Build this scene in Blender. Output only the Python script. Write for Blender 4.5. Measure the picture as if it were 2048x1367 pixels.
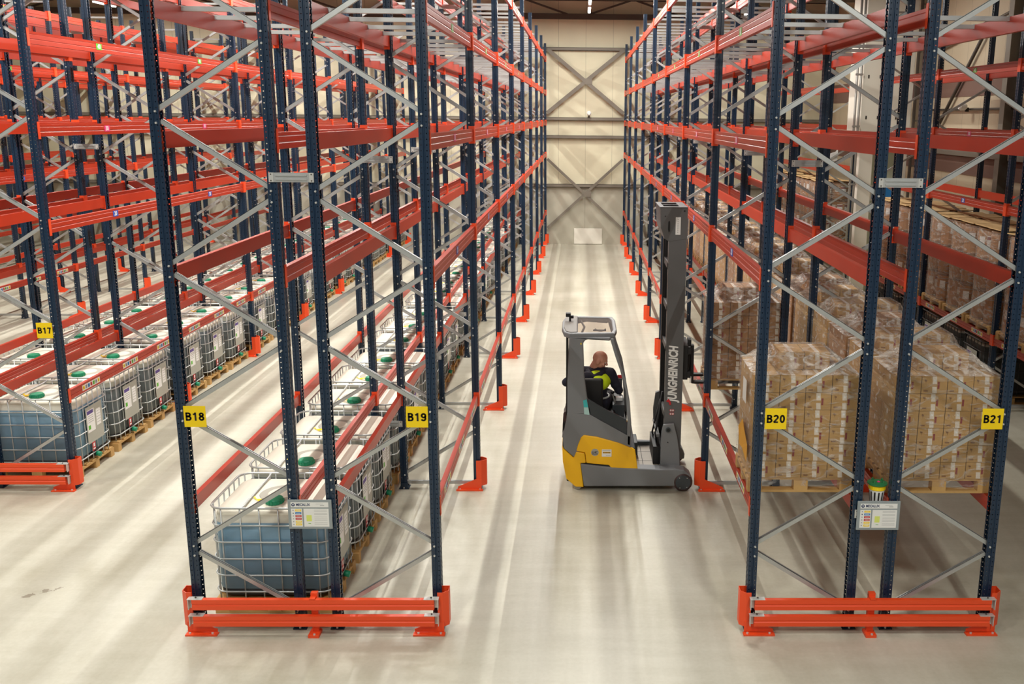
import bpy, bmesh, math, random
from mathutils import Vector, Matrix, noise
random.seed(7)
PI = math.pi
C = bpy.context.scene.collection
for o in list(bpy.data.objects): bpy.data.objects.remove(o)
S = bpy.context.scene

# ------------------------------------------------------------------ camera, world, exposure
CAM = Vector((-0.1613, -8.8859, 4.9839))
F_PX, CX, TILT, YAW, ROLL = 1954.46, 1199.083, 0.2262, 0.0206, 0.0103
def setup_camera():
    cd = bpy.data.cameras.new('camera'); co = bpy.data.objects.new('camera', cd); C.objects.link(co)
    fw = Vector((math.sin(YAW)*math.cos(TILT), math.cos(YAW)*math.cos(TILT), -math.sin(TILT)))
    rt = Vector((math.cos(YAW), -math.sin(YAW), 0)); up = rt.cross(fw)
    r2 = rt*math.cos(ROLL)+up*math.sin(ROLL); u2 = up*math.cos(ROLL)-rt*math.sin(ROLL)
    m = Matrix((r2, u2, -fw)).transposed().to_4x4(); m.translation = CAM
    co.matrix_world = m
    cd.sensor_fit = 'HORIZONTAL'; cd.sensor_width = 36; cd.lens = F_PX/2048*36
    cd.shift_x = (1024-CX)/2048; cd.clip_end = 200; cd.clip_start = .05
    S.camera = co
setup_camera()
w = bpy.data.worlds.new('world'); S.world = w; w.use_nodes = True
w.node_tree.nodes['Background'].inputs[0].default_value = (1, .97, .91, 1)
w.node_tree.nodes['Background'].inputs[1].default_value = .24
S.view_settings.view_transform = 'Standard'; S.view_settings.look = 'None'
S.view_settings.exposure = -0.33; S.view_settings.gamma = 1.0; S.view_settings.use_curve_mapping = False

# ------------------------------------------------------------------ dimensions
L = 3.75; D = 1.087; HX = 1.513; PITCH = 5.476; H = 7.7
LV = [1.34, 3.60, 4.82, 5.95, 7.20]
WALL_Y = 30.28
LIGHT_Z = 8.55
ROWS = [(0.1, 2.6, 240, 3.5, 28.0), (-5.4, 5.2, 360, -2.0, 28.0), (-10.9, 5.2, 330, -3, 28.0), (-16.4, 5.2, 300, 4, 28.0), (5.6, 5.2, 190, 13, 28), (-3.4, 4.0, 300, -12, -3.5), (3.4, 4.0, 300, -12, -3.5)]

# ------------------------------------------------------------------ materials
def lin(c):
    return tuple(((v/255)/12.92 if v/255 <= .04045 else (((v/255)+.055)/1.055)**2.4) for v in c)
MATS = {}
def mat(name, rgb=(128,128,128), rough=.5, metal=0, noise_amt=0, noise_scale=8, bump=0, bump_scale=60, spec=None, alpha=None):
    m = bpy.data.materials.new(name); m.use_nodes = True; nt = m.node_tree
    b = nt.nodes['Principled BSDF']; c = lin(rgb)
    b.inputs['Base Color'].default_value = (*c, 1); b.inputs['Roughness'].default_value = rough
    b.inputs['Metallic'].default_value = metal
    if spec is not None: b.inputs['Specular IOR Level'].default_value = spec
    tc = nt.nodes.new('ShaderNodeTexCoord')
    if noise_amt:
        n = nt.nodes.new('ShaderNodeTexNoise'); n.inputs['Scale'].default_value = noise_scale; n.inputs['Detail'].default_value = 4
        nt.links.new(tc.outputs['Object'], n.inputs['Vector'])
        r = nt.nodes.new('ShaderNodeMapRange'); r.inputs[3].default_value = 1-noise_amt; r.inputs[4].default_value = 1+noise_amt
        nt.links.new(n.outputs[0], r.inputs[0])
        mx = nt.nodes.new('ShaderNodeVectorMath'); mx.operation = 'SCALE'; mx.inputs[0].default_value = c
        nt.links.new(r.outputs[0], mx.inputs['Scale']); nt.links.new(mx.outputs[0], b.inputs['Base Color'])
    if bump:
        n = nt.nodes.new('ShaderNodeTexNoise'); n.inputs['Scale'].default_value = bump_scale; n.inputs['Detail'].default_value = 3
        nt.links.new(tc.outputs['Object'], n.inputs['Vector'])
        bp = nt.nodes.new('ShaderNodeBump'); bp.inputs['Strength'].default_value = bump; bp.inputs['Distance'].default_value = .01
        nt.links.new(n.outputs[0], bp.inputs['Height']); nt.links.new(bp.outputs[0], b.inputs['Normal'])
    MATS[name] = m; return m

def mnode(nt, op, a, b=None, c=None):
    n = nt.nodes.new('ShaderNodeMath'); n.operation = op
    for i, v in enumerate((a, b, c)):
        if v is None: continue
        if isinstance(v, (int, float)): n.inputs[i].default_value = v
        else: nt.links.new(v, n.inputs[i])
    return n.outputs[0]

def upright_material():
    m = mat('upright_blue', (20, 44, 68), .32, spec=.6); nt = m.node_tree; b = nt.nodes['Principled BSDF']
    tc = nt.nodes.new('ShaderNodeTexCoord'); sp = nt.nodes.new('ShaderNodeSeparateXYZ'); nt.links.new(tc.outputs['Object'], sp.inputs[0])
    sn = nt.nodes.new('ShaderNodeSeparateXYZ'); nt.links.new(tc.outputs['Normal'], sn.inputs[0])
    x, y, z = sp.outputs
    dz = mnode(nt, 'MULTIPLY', mnode(nt, 'SUBTRACT', mnode(nt, 'FRACT', mnode(nt, 'DIVIDE', z, .05)), .5), .05)
    adz = mnode(nt, 'ABSOLUTE', dz)
    # side faces: two rows of round holes
    sx = mnode(nt, 'SUBTRACT', mnode(nt, 'ABSOLUTE', mnode(nt, 'ADD', x, .045)), .026)
    r2 = mnode(nt, 'ADD', mnode(nt, 'MULTIPLY', sx, sx), mnode(nt, 'MULTIPLY', dz, dz))
    side = mnode(nt, 'MULTIPLY', mnode(nt, 'LESS_THAN', r2, .0052**2), mnode(nt, 'GREATER_THAN', mnode(nt, 'ABSOLUTE', sn.outputs[1]), .9))
    # aisle face: two rows of slots
    sy = mnode(nt, 'ABSOLUTE', mnode(nt, 'SUBTRACT', mnode(nt, 'ABSOLUTE', y), .033))
    slot = mnode(nt, 'MULTIPLY', mnode(nt, 'LESS_THAN', sy, .0065), mnode(nt, 'LESS_THAN', adz, .011))
    slot = mnode(nt, 'MULTIPLY', slot, mnode(nt, 'GREATER_THAN', mnode(nt, 'ABSOLUTE', sn.outputs[0]), .9))
    mask = mnode(nt, 'MAXIMUM', side, slot)
    tr = nt.nodes.new('ShaderNodeBsdfTransparent'); mx = nt.nodes.new('ShaderNodeMixShader')
    nt.links.new(mask, mx.inputs[0]); nt.links.new(b.outputs[0], mx.inputs[1]); nt.links.new(tr.outputs[0], mx.inputs[2])
    nt.links.new(mx.outputs[0], nt.nodes['Material Output'].inputs[0])
    return m

def floor_material():
    m = mat('polished_concrete', (196, 192, 176), .34); nt = m.node_tree; b = nt.nodes['Principled BSDF']
    tc = nt.nodes.new('ShaderNodeTexCoord')
    def nz(scale, vec=(1,1,1), det=5):
        mp = nt.nodes.new('ShaderNodeMapping'); mp.inputs['Scale'].default_value = vec; nt.links.new(tc.outputs['Object'], mp.inputs[0])
        n = nt.nodes.new('ShaderNodeTexNoise'); n.inputs['Scale'].default_value = scale; n.inputs['Detail'].default_value = det
        nt.links.new(mp.outputs[0], n.inputs['Vector']); return n.outputs[0]
    a = nz(.5); bb = nz(1.6, (3.0, .25, 1)); c = nz(24, (1,1,1), 6); d = nz(3.0, (.3, 2.2, 1))
    s = mnode(nt, 'ADD', mnode(nt, 'MULTIPLY', a, .30), mnode(nt, 'MULTIPLY', bb, .18))
    s = mnode(nt, 'ADD', s, mnode(nt, 'MULTIPLY', c, .10)); s = mnode(nt, 'ADD', s, mnode(nt, 'MULTIPLY', d, .14))
    r = nt.nodes.new('ShaderNodeMapRange'); r.inputs[1].default_value = .24; r.inputs[2].default_value = .48; r.inputs[3].default_value = 0; r.inputs[4].default_value = 1
    nt.links.new(s, r.inputs[0])
    mx = nt.nodes.new('ShaderNodeMix'); mx.data_type = 'RGBA'; nt.links.new(r.outputs[0], mx.inputs[0])
    mx.inputs[6].default_value = (*lin((168, 163, 142)), 1); mx.inputs[7].default_value = (*lin((204, 201, 185)), 1)
    # a few dark stains with their own shape
    v = nz(.9, (1,1,1), 8); st = nt.nodes.new('ShaderNodeMapRange'); st.inputs[1].default_value = .70; st.inputs[2].default_value = .74; nt.links.new(v, st.inputs[0])
    m2 = nt.nodes.new('ShaderNodeMix'); m2.data_type = 'RGBA'; nt.links.new(mnode(nt, 'MULTIPLY', st.outputs[0], .35), m2.inputs[0])
    nt.links.new(mx.outputs[2], m2.inputs[6]); m2.inputs[7].default_value = (*lin((110, 98, 82)), 1)
    # the brown scuff on the floor in front of the left racks
    sp = nt.nodes.new('ShaderNodeSeparateXYZ'); nt.links.new(tc.outputs['Object'], sp.inputs[0])
    u = mnode(nt, 'ADD', mnode(nt, 'SUBTRACT', sp.outputs[0], -5.88), mnode(nt, 'MULTIPLY', mnode(nt, 'SUBTRACT', nz(9, det=3), .5), .3)); v_ = mnode(nt, 'SUBTRACT', mnode(nt, 'SUBTRACT', sp.outputs[1], .75), mnode(nt, 'MULTIPLY', u, .7))
    dd = mnode(nt, 'ADD', mnode(nt, 'POWER', mnode(nt, 'DIVIDE', mnode(nt, 'ABSOLUTE', u), .17), 2), mnode(nt, 'POWER', mnode(nt, 'DIVIDE', mnode(nt, 'ABSOLUTE', v_), .05), 2))
    sc = mnode(nt, 'MULTIPLY', mnode(nt, 'LESS_THAN', dd, 1), mnode(nt, 'MULTIPLY', mnode(nt, 'GREATER_THAN', nz(14, det=4), .45), .55))
    m3 = nt.nodes.new('ShaderNodeMix'); m3.data_type = 'RGBA'; nt.links.new(sc, m3.inputs[0]); nt.links.new(m2.outputs[2], m3.inputs[6]); m3.inputs[7].default_value = (*lin((96, 76, 50)), 1); m2 = m3
    nt.links.new(m2.outputs[2], b.inputs['Base Color'])
    rr = nt.nodes.new('ShaderNodeMapRange'); rr.inputs[3].default_value = .30; rr.inputs[4].default_value = .5; nt.links.new(a, rr.inputs[0]); nt.links.new(rr.outputs[0], b.inputs['Roughness'])
    return m

def wall_material(name, rgb, axis, pitch, line=.012, rough=.6):
    m = mat(name, rgb, rough); nt = m.node_tree; b = nt.nodes['Principled BSDF']
    tc = nt.nodes.new('ShaderNodeTexCoord'); sp = nt.nodes.new('ShaderNodeSeparateXYZ'); nt.links.new(tc.outputs['Object'], sp.inputs[0])
    co = sp.outputs[axis]
    f = mnode(nt, 'FRACT', mnode(nt, 'DIVIDE', co, pitch)); k = mnode(nt, 'LESS_THAN', f, line/pitch)
    n = nt.nodes.new('ShaderNodeTexNoise'); n.inputs['Scale'].default_value = 1.3; n.inputs['Detail'].default_value = 5; nt.links.new(tc.outputs['Object'], n.inputs['Vector'])
    r = nt.nodes.new('ShaderNodeMapRange'); r.inputs[3].default_value = .9; r.inputs[4].default_value = 1.06; nt.links.new(n.outputs[0], r.inputs[0])
    v = mnode(nt, 'MULTIPLY', r.outputs[0], mnode(nt, 'SUBTRACT', 1, mnode(nt, 'MULTIPLY', k, .45)))
    sc = nt.nodes.new('ShaderNodeVectorMath'); sc.operation = 'SCALE'; sc.inputs[0].default_value = lin(rgb); nt.links.new(v, sc.inputs['Scale'])
    nt.links.new(sc.outputs[0], b.inputs['Base Color']); return m

def tank_material(name, liquid, top):
    m = mat(name, liquid, .35); nt = m.node_tree; b = nt.nodes['Principled BSDF']
    tc = nt.nodes.new('ShaderNodeTexCoord'); sp = nt.nodes.new('ShaderNodeSeparateXYZ'); nt.links.new(tc.outputs['Object'], sp.inputs[0])
    oi = nt.nodes.new('ShaderNodeObjectInfo')
    lvl = mnode(nt, 'ADD', .97, mnode(nt, 'MULTIPLY', oi.outputs['Random'], .05))
    r = nt.nodes.new('ShaderNodeMapRange'); nt.links.new(mnode(nt, 'SUBTRACT', sp.outputs[2], lvl), r.inputs[0]); r.inputs[1].default_value = -.006; r.inputs[2].default_value = .006
    n = nt.nodes.new('ShaderNodeTexNoise'); n.inputs['Scale'].default_value = 5; nt.links.new(tc.outputs['Object'], n.inputs['Vector'])
    v = mnode(nt, 'ADD', .78, mnode(nt, 'MULTIPLY', n.outputs[0], .45))
    sc = nt.nodes.new('ShaderNodeVectorMath'); sc.operation = 'SCALE'; sc.inputs[0].default_value = lin(liquid); nt.links.new(v, sc.inputs['Scale'])
    mx = nt.nodes.new('ShaderNodeMix'); mx.data_type = 'RGBA'; nt.links.new(r.outputs[0], mx.inputs[0])
    nt.links.new(sc.outputs[0], mx.inputs[6]); mx.inputs[7].default_value = (*lin(top), 1)
    nt.links.new(mx.outputs[2], b.inputs['Base Color']); return m

def film_material(name='film', sc=3.0, lo=.05, hi=.45, a=.50, b_=.74):
    m = bpy.data.materials.new('stretch_film'); m.use_nodes = True; nt = m.node_tree
    b = nt.nodes['Principled BSDF']; b.inputs['Base Color'].default_value = (.92, .88, .82, 1); b.inputs['Roughness'].default_value = .16
    b.inputs['Specular IOR Level'].default_value = .9
    tc = nt.nodes.new('ShaderNodeTexCoord'); mp = nt.nodes.new('ShaderNodeMapping'); mp.inputs['Scale'].default_value = (1, 1, 3.2); mp.inputs['Rotation'].default_value = (.25, .1, 0)
    nt.links.new(tc.outputs['Object'], mp.inputs[0])
    n = nt.nodes.new('ShaderNodeTexNoise'); n.inputs['Scale'].default_value = sc; n.inputs['Detail'].default_value = 5; n.inputs['Distortion'].default_value = 2.6
    nt.links.new(mp.outputs[0], n.inputs['Vector'])
    bp = nt.nodes.new('ShaderNodeBump'); bp.inputs['Strength'].default_value = .9; bp.inputs['Distance'].default_value = .05
    nt.links.new(n.outputs[0], bp.inputs['Height']); nt.links.new(bp.outputs[0], b.inputs['Normal'])
    r = nt.nodes.new('ShaderNodeMapRange'); r.inputs[1].default_value = a; r.inputs[2].default_value = b_; r.inputs[3].default_value = lo; r.inputs[4].default_value = hi
    nt.links.new(n.outputs[0], r.inputs[0])
    lw = nt.nodes.new('ShaderNodeLayerWeight'); lw.inputs[0].default_value = .25; nt.links.new(bp.outputs[0], lw.inputs['Normal'])
    f = mnode(nt, 'MINIMUM', mnode(nt, 'ADD', r.outputs[0], mnode(nt, 'MULTIPLY', lw.outputs[0], .28)), .8)
    tr = nt.nodes.new('ShaderNodeBsdfTransparent'); mx = nt.nodes.new('ShaderNodeMixShader')
    nt.links.new(f, mx.inputs[0]); nt.links.new(tr.outputs[0], mx.inputs[1]); nt.links.new(b.outputs[0], mx.inputs[2])
    nt.links.new(mx.outputs[0], nt.nodes['Material Output'].inputs[0])
    MATS[name] = m; return m

def emis(name, rgb, strength):
    m = bpy.data.materials.new(name); m.use_nodes = True; nt = m.node_tree; nt.nodes.remove(nt.nodes['Principled BSDF'])
    e = nt.nodes.new('ShaderNodeEmission'); e.inputs[0].default_value = (*rgb, 1); e.inputs[1].default_value = strength
    nt.links.new(e.outputs[0], nt.nodes['Material Output'].inputs[0])
    try: m.cycles.emission_sampling = 'NONE'
    except Exception: pass
    MATS[name] = m; return m

def glass_material():
    m = bpy.data.materials.new('roof_glass'); m.use_nodes = True; nt = m.node_tree; b = nt.nodes['Principled BSDF']
    b.inputs['Base Color'].default_value = (.55, .5, .47, 1); b.inputs['Roughness'].default_value = .7; b.inputs['Specular IOR Level'].default_value = .1
    tr = nt.nodes.new('ShaderNodeBsdfTransparent'); tr.inputs[0].default_value = (.86, .82, .79, 1); mx = nt.nodes.new('ShaderNodeMixShader'); mx.inputs[0].default_value = .10
    nt.links.new(tr.outputs[0], mx.inputs[1]); nt.links.new(b.outputs[0], mx.inputs[2]); nt.links.new(mx.outputs[0], nt.nodes['Material Output'].inputs[0])
    MATS['glass'] = m; return m

BLUE = upright_material()
BLUEP = mat('blue_paint', (20, 42, 64), .4)
ORANGE = mat('beam_orange', (180, 48, 17), .36, noise_amt=.06, noise_scale=3)
GUARD = mat('guard_orange', (240, 80, 34), .42)
GALV = mat('galvanised_steel', (190, 192, 190), .42, .55, noise_amt=.08, noise_scale=14)
STEEL = mat('bolt_steel', (215, 215, 210), .35, .4)
FLOOR = floor_material()
CREAM = wall_material('cream_wall_panel', (226, 220, 190), 0, 1.05)
CONC = wall_material('precast_concrete', (186, 182, 164), 0, 5.4)
SIDEW = wall_material('side_wall_panel', (200, 186, 158), 1, 1.1)
BROWNB = mat('brown_band', (120, 92, 80), .7)
CEIL = wall_material('roof_deck', (120, 110, 100), 1, .28, .05)
WSTEEL = mat('building_steel', (125, 118, 106), .55, .1)
DSTEEL = mat('dark_steel', (78, 70, 62), .6)
WHITE = mat('white_board', (232, 228, 214), .5)
CONDUIT = mat('conduit_grey', (170, 168, 162), .4, .4)
YEL = mat('sign_yellow', (250, 214, 10), .45)
BLACK = mat('black_ink', (28, 22, 16), .6)
PAPER = mat('paper_white', (236, 236, 232), .5)
GREYP = mat('board_grey', (150, 158, 160), .5)
RED = mat('red_ink', (196, 30, 40), .5)
SBLUE = mat('tag_blue', (40, 90, 190), .5)
PINK = mat('tag_pink', (225, 60, 130), .5)
GREEN = mat('tag_green', (90, 180, 40), .5)
CYAN = mat('label_blue', (30, 120, 190), .5)
LIME = mat('label_lime', (222, 232, 120), .5)
NAVYT = mat('navy_ink', (30, 48, 96), .5)
TEXTG = mat('grey_ink', (165, 165, 165), .6)
WOOD = mat('pallet_wood', (196, 156, 96), .7, noise_amt=.16, noise_scale=9)
TANK = tank_material('tank_liquid_lit', (132, 170, 196), (228, 224, 210))  # liquid tank in its front-lit tone, the light put into the colour
TANKD = tank_material('tank_liquid_shaded', (108, 118, 122), (176, 178, 164))  # same liquid and plastic, greyed and darkened to paint in the shade
TANKB = mat('tank_base_dark', (34, 32, 32), .5)
TTOP = mat('tank_top_white', (226, 220, 202), .45)
TREC = mat('tank_recess', (170, 166, 152), .5)
CAP = mat('cap_green', (20, 140, 100), .4)
CAGE = mat('cage_steel', (196, 200, 198), .35, .4)
CAGED = mat('cage_dark', (70, 72, 72), .45, .4)
TANKK = mat('tank_charcoal', (52, 52, 50), .5)
LPLATE = mat('label_plate', (172, 172, 160), .5)
PURPLE = mat('label_purple', (92, 70, 150), .5)
CARD = mat('cardboard', (188, 148, 88), .72, noise_amt=.07, noise_scale=6)
CARDD = mat('cardboard_dark', (160, 116, 72), .75, noise_amt=.08, noise_scale=6)
TAPE = mat('carton_tape', (226, 214, 198), .35)
INK = mat('carton_ink', (134, 92, 54), .7)
MAROON = mat('carton_maroon', (140, 52, 48), .7)
SEAM = mat('carton_gap', (72, 48, 28), .9)
DRUM = mat('fibre_drum', (172, 122, 72), .6, noise_amt=.06, noise_scale=3)
DRING = mat('drum_ring', (120, 84, 52), .5)
SHEET = mat('cover_board', (214, 180, 126), .7, noise_amt=.12, noise_scale=4)
FILM = film_material(); FILMT = film_material('film_top', 3.2, .10, .62, .46, .68); FILMD = film_material('film_drum', 2.6, .10, .5, .46, .70)
TYEL = mat('truck_yellow', (250, 190, 10), .38)
TGREY = mat('truck_grey', (122, 124, 126), .5, bump=.15, bump_scale=300)
TMAST = mat('mast_grey', (94, 94, 94), .5, bump=.15, bump_scale=300)
TDARK = mat('truck_dark', (52, 58, 62), .5)
TBLACK = mat('truck_black', (26, 25, 26), .55)
DECKP = mat('deck_plate', (165, 155, 142), .55, noise_amt=.15, noise_scale=7)
ROOFP = mat('roof_panel', (118, 113, 106), .6)
TIRE = mat('tyre_brown', (70, 50, 48), .6)
HUBM = mat('hub_grey', (66, 72, 76), .5)
TEAL = mat('sticker_teal', (60, 180, 180), .5)
TEALL = mat('sticker_pale', (170, 205, 200), .5)
SKIN = mat('skin', (226, 162, 138), .5)
NAVY = mat('jacket_navy', (30, 30, 46), .8)
NAVY2 = mat('trousers_dark', (26, 26, 34), .85)
HIVIS = mat('hi_vis_yellow', (222, 252, 30), .6)
SILVER = mat('reflective_band', (200, 205, 205), .4)
BOOT = mat('boot_black', (24, 22, 22), .5)
EYE = mat('eye_white', (225, 222, 216), .3)
BGREEN = mat('bucket_green', (40, 120, 70), .4)
GLASS = glass_material()
LAMP = emis('lamp_diffuser', (1, .97, .9), 14)
SHEETY = mat('orange_sheet', (240, 176, 60), .6)

# ------------------------------------------------------------------ mesh builder
class MB:
    def __init__(s): s.v = []; s.f = []; s.m = []; s.sm = []; s.mats = []
    def mi(s, m):
        if m not in s.mats: s.mats.append(m)
        return s.mats.index(m)
    def add(s, vs, fs, m, smooth=False):
        b = len(s.v); s.v += [tuple(p) for p in vs]; i = s.mi(m)
        for f in fs: s.f.append([b+k for k in f]); s.m.append(i); s.sm.append(smooth)
        return s
    def box(s, a, b, m):
        (x0,y0,z0),(x1,y1,z1) = a, b
        return s.add([(x0,y0,z0),(x1,y0,z0),(x1,y1,z0),(x0,y1,z0),(x0,y0,z1),(x1,y0,z1),(x1,y1,z1),(x0,y1,z1)],
                     [(0,3,2,1),(4,5,6,7),(0,1,5,4),(1,2,6,5),(2,3,7,6),(3,0,4,7)], m)
    def cb(s, c, d, m):
        return s.box([c[i]-d[i]/2 for i in range(3)], [c[i]+d[i]/2 for i in range(3)], m)
    def prism(s, pts, ax, a, b, m, smooth=False):   # pts in the plane normal to axis ax
        def P(p, t):
            return {0:(t,p[0],p[1]), 1:(p[0],t,p[1]), 2:(p[0],p[1],t)}[ax]
        n = len(pts); vs = [P(p,a) for p in pts]+[P(p,b) for p in pts]
        fs = [tuple(range(n)), tuple(range(2*n-1,n-1,-1))]
        s.add(vs, fs, m)
        fs = [(i,i+n,(i+1)%n+n,(i+1)%n) for i in range(n)]
        return s.add(vs, fs, m, smooth)
    def tube(s, pts, r, m, n=6, closed=False, caps=True):
        pts = [Vector(p) for p in pts]; N = len(pts); vs = []; up = None
        for i, p in enumerate(pts):
            a = pts[i-1] if (i > 0 or closed) else p; b = pts[(i+1)%N] if (i < N-1 or closed) else p
            d = (b-a).normalized()
            if up is None:
                up = Vector((0,0,1)) if abs(d.z) < .9 else Vector((1,0,0))
            x = d.cross(up).normalized(); y = x.cross(d).normalized(); up = y
            rr = r[i] if isinstance(r, (list,tuple)) else r
            for k in range(n):
                t = 2*PI*k/n; vs.append(p+x*math.cos(t)*rr+y*math.sin(t)*rr)
        fs = []
        for i in range(N if closed else N-1):
            j = (i+1)%N
            for k in range(n): fs.append((i*n+k, i*n+(k+1)%n, j*n+(k+1)%n, j*n+k))
        s.add(vs, fs, m, True)
        if caps and not closed: s.add(vs, [tuple(range(n-1,-1,-1)), tuple((N-1)*n+k for k in range(n))], m)
        return s
    def lathe(s, prof, c, m, n=20, ax=2, mats=None):   # prof: (r, h)
        vs = []
        for r, h in prof:
            for k in range(n):
                t = 2*PI*k/n; p = (r*math.cos(t), r*math.sin(t), h)
                if ax == 1: p = (p[0], p[2], p[1])
                if ax == 0: p = (p[2], p[0], p[1])
                vs.append((c[0]+p[0], c[1]+p[1], c[2]+p[2]))
        for i in range(len(prof)-1):
            mm = mats[i] if mats else m
            s.add(vs, [(i*n+k, i*n+(k+1)%n, (i+1)*n+(k+1)%n, (i+1)*n+k) for k in range(n)], mm, False)
        s.add(vs, [tuple(range(n-1,-1,-1)), tuple((len(prof)-1)*n+k for k in range(n))], mats[-1] if mats else m)
        return s
    def sphere(s, c, r, m, nu=12, nv=8):
        rx, ry, rz = (r,r,r) if isinstance(r,(int,float)) else r; vs = []
        for j in range(nv+1):
            p = PI*j/nv
            for k in range(nu):
                t = 2*PI*k/nu; vs.append((c[0]+rx*math.sin(p)*math.cos(t), c[1]+ry*math.sin(p)*math.sin(t), c[2]+rz*math.cos(p)))
        return s.add(vs, [(j*nu+k, (j+1)*nu+k, (j+1)*nu+(k+1)%nu, j*nu+(k+1)%nu) for j in range(nv) for k in range(nu)], m, True)
    def merge_mesh(s, me, m, M=None, smooth=False):
        M = M or Matrix()
        return s.add([M @ v.co for v in me.vertices], [tuple(p.vertices) for p in me.polygons], m, smooth)
    def mesh(s, name='mesh'):
        me = bpy.data.meshes.new(name); me.from_pydata(s.v, [], s.f)
        for m in s.mats: me.materials.append(m)
        me.polygons.foreach_set('material_index', s.m); me.polygons.foreach_set('use_smooth', s.sm)
        me.update(); return me
    def fix(s, name='mesh'):
        me = s.mesh(name); bm = bmesh.new(); bm.from_mesh(me); bmesh.ops.remove_doubles(bm, verts=bm.verts, dist=1e-5)
        bmesh.ops.recalc_face_normals(bm, faces=bm.faces); bm.to_mesh(me); bm.free(); return me

def ob(name, me, parent=None, loc=(0,0,0), rz=0, label=None, cat=None, group=None, kind=None, bevel=0, rot=None):
    if isinstance(me, MB): me = me.fix(name)
    o = bpy.data.objects.new(name, me); C.objects.link(o)
    if parent: o.parent = parent
    o.location = loc; o.rotation_euler = rot or (0,0,rz)
    if label: o['label'] = label
    if cat: o['category'] = cat
    if group: o['group'] = group
    if kind: o['kind'] = kind
    if bevel:
        b = o.modifiers.new('bevel', 'BEVEL'); b.width = bevel; b.segments = 2; b.limit_method = 'ANGLE'; b.angle_limit = .6
    return o
def thing(name, label, cat, loc=(0,0,0), rz=0, group=None):
    return ob(name, None, None, loc, rz, label, cat, group)

_tc = {}
def text_mesh(txt, size=1.0, bold=0, shear=0):
    key = (txt, size, bold, shear)
    if key in _tc: return _tc[key]
    cu = bpy.data.curves.new('txt', 'FONT'); cu.body = txt; cu.size = size; cu.offset = bold; cu.shear = shear
    cu.align_x = 'CENTER'; cu.align_y = 'CENTER'; cu.resolution_u = 3
    o = bpy.data.objects.new('txt', cu); C.objects.link(o)
    bpy.context.view_layer.update()
    me = bpy.data.meshes.new_from_object(o.evaluated_get(bpy.context.evaluated_depsgraph_get()))
    bpy.data.objects.remove(o); _tc[key] = me; return me
def TXT(mb, txt, c, size, m, M=None, bold=0, width=None, shear=0, face='-y'):
    me = text_mesh(txt, size, bold, shear)
    xs = [v.co.x for v in me.vertices]
    k = 1 if not width else width/(max(xs)-min(xs))
    if face == '-y': R = Matrix.Rotation(PI/2, 4, 'X')
    elif face == '+x': R = Matrix.Rotation(PI/2, 4, 'Z') @ Matrix.Rotation(PI/2, 4, 'X')
    elif face == '-x': R = Matrix.Rotation(-PI/2, 4, 'Z') @ Matrix.Rotation(PI/2, 4, 'X')
    mb.merge_mesh(me, m, Matrix.Translation(c) @ R @ (M or Matrix()) @ Matrix.Diagonal((k,1,1,1)))

ORD = ['first','second','third','fourth','fifth','sixth','seventh','eighth','ninth','tenth','eleventh','twelfth','thirteenth','fourteenth','fifteenth','sixteenth','seventeenth','eighteenth','nineteenth','twentieth','twenty-first','twenty-second','twenty-third','twenty-fourth','twenty-fifth','twenty-sixth','twenty-seventh','twenty-eighth','twenty-ninth','thirtieth','thirty-first','thirty-second','thirty-third']

# ------------------------------------------------------------------ the building
mb = MB().box((-24,-13,-.2),(9.75,WALL_Y+.1,0), FLOOR); ob('floor', mb, kind='structure')
XL, XR = -24.0, 9.55
mb = MB().box((XL,WALL_Y,2.33),(XR,WALL_Y+.2,9.6), CREAM); ob('wall_back', mb, kind='structure')
mb = MB().box((XL,WALL_Y-.03,0),(XR,WALL_Y+.2,2.33), CONC); ob('trim_1', mb, kind='structure')
mb = MB().box((XR,-1,0),(XR+.2,WALL_Y,9.6), SIDEW); ob('wall_right', mb, kind='structure')
mb = MB()
for z0, z1 in ((5.58,6.25),(3.66,4.10)): mb.box((XR-.02,-1,z0),(XR,WALL_Y-.05,z1), BROWNB)
ob('trim_2', mb, kind='structure')
mb = MB().box((XL,-13,9.4),(XR+.2,WALL_Y+.2,9.6), CEIL); ob('ceiling', mb, kind='structure')
mb = MB().box((XL-.2,-1,0),(XL,WALL_Y,9.6), SIDEW); ob('wall_left', mb, kind='structure')

# rails and cross bracing on the far wall
for z, nm in ((7.51,'highest'),(4.90,'second highest'),(4.21,'third highest'),(2.33,'lowest')):
    mb = MB(); y = WALL_Y-.04
    mb.box((XL+.1,y-.14,z-.06),(XR-.1,y-.12,z+.06), WSTEEL).box((XL+.1,y-.14,z+.05),(XR-.1,y,z+.06), WSTEEL).box((XL+.1,y-.14,z-.06),(XR-.1,y,z-.05), DSTEEL)
    ob('wall_rail', mb, label='long steel wall rail on the far wall, %s of the four rails' % nm, cat='rail')
def brace_bar(mb, p, q, wd, m):
    p, q = Vector(p), Vector(q); d = (q-p).normalized(); n = Vector((0,1,0)); s = d.cross(n).normalized()*wd/2; t = n*.02
    vs = [p+s-t,p-s-t,p-s+t,p+s+t,q+s-t,q-s-t,q-s+t,q+s+t]
    mb.add(vs, [(0,1,2,3),(7,6,5,4),(0,4,5,1),(1,5,6,2),(2,6,7,3),(3,7,4,0)], m)
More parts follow.
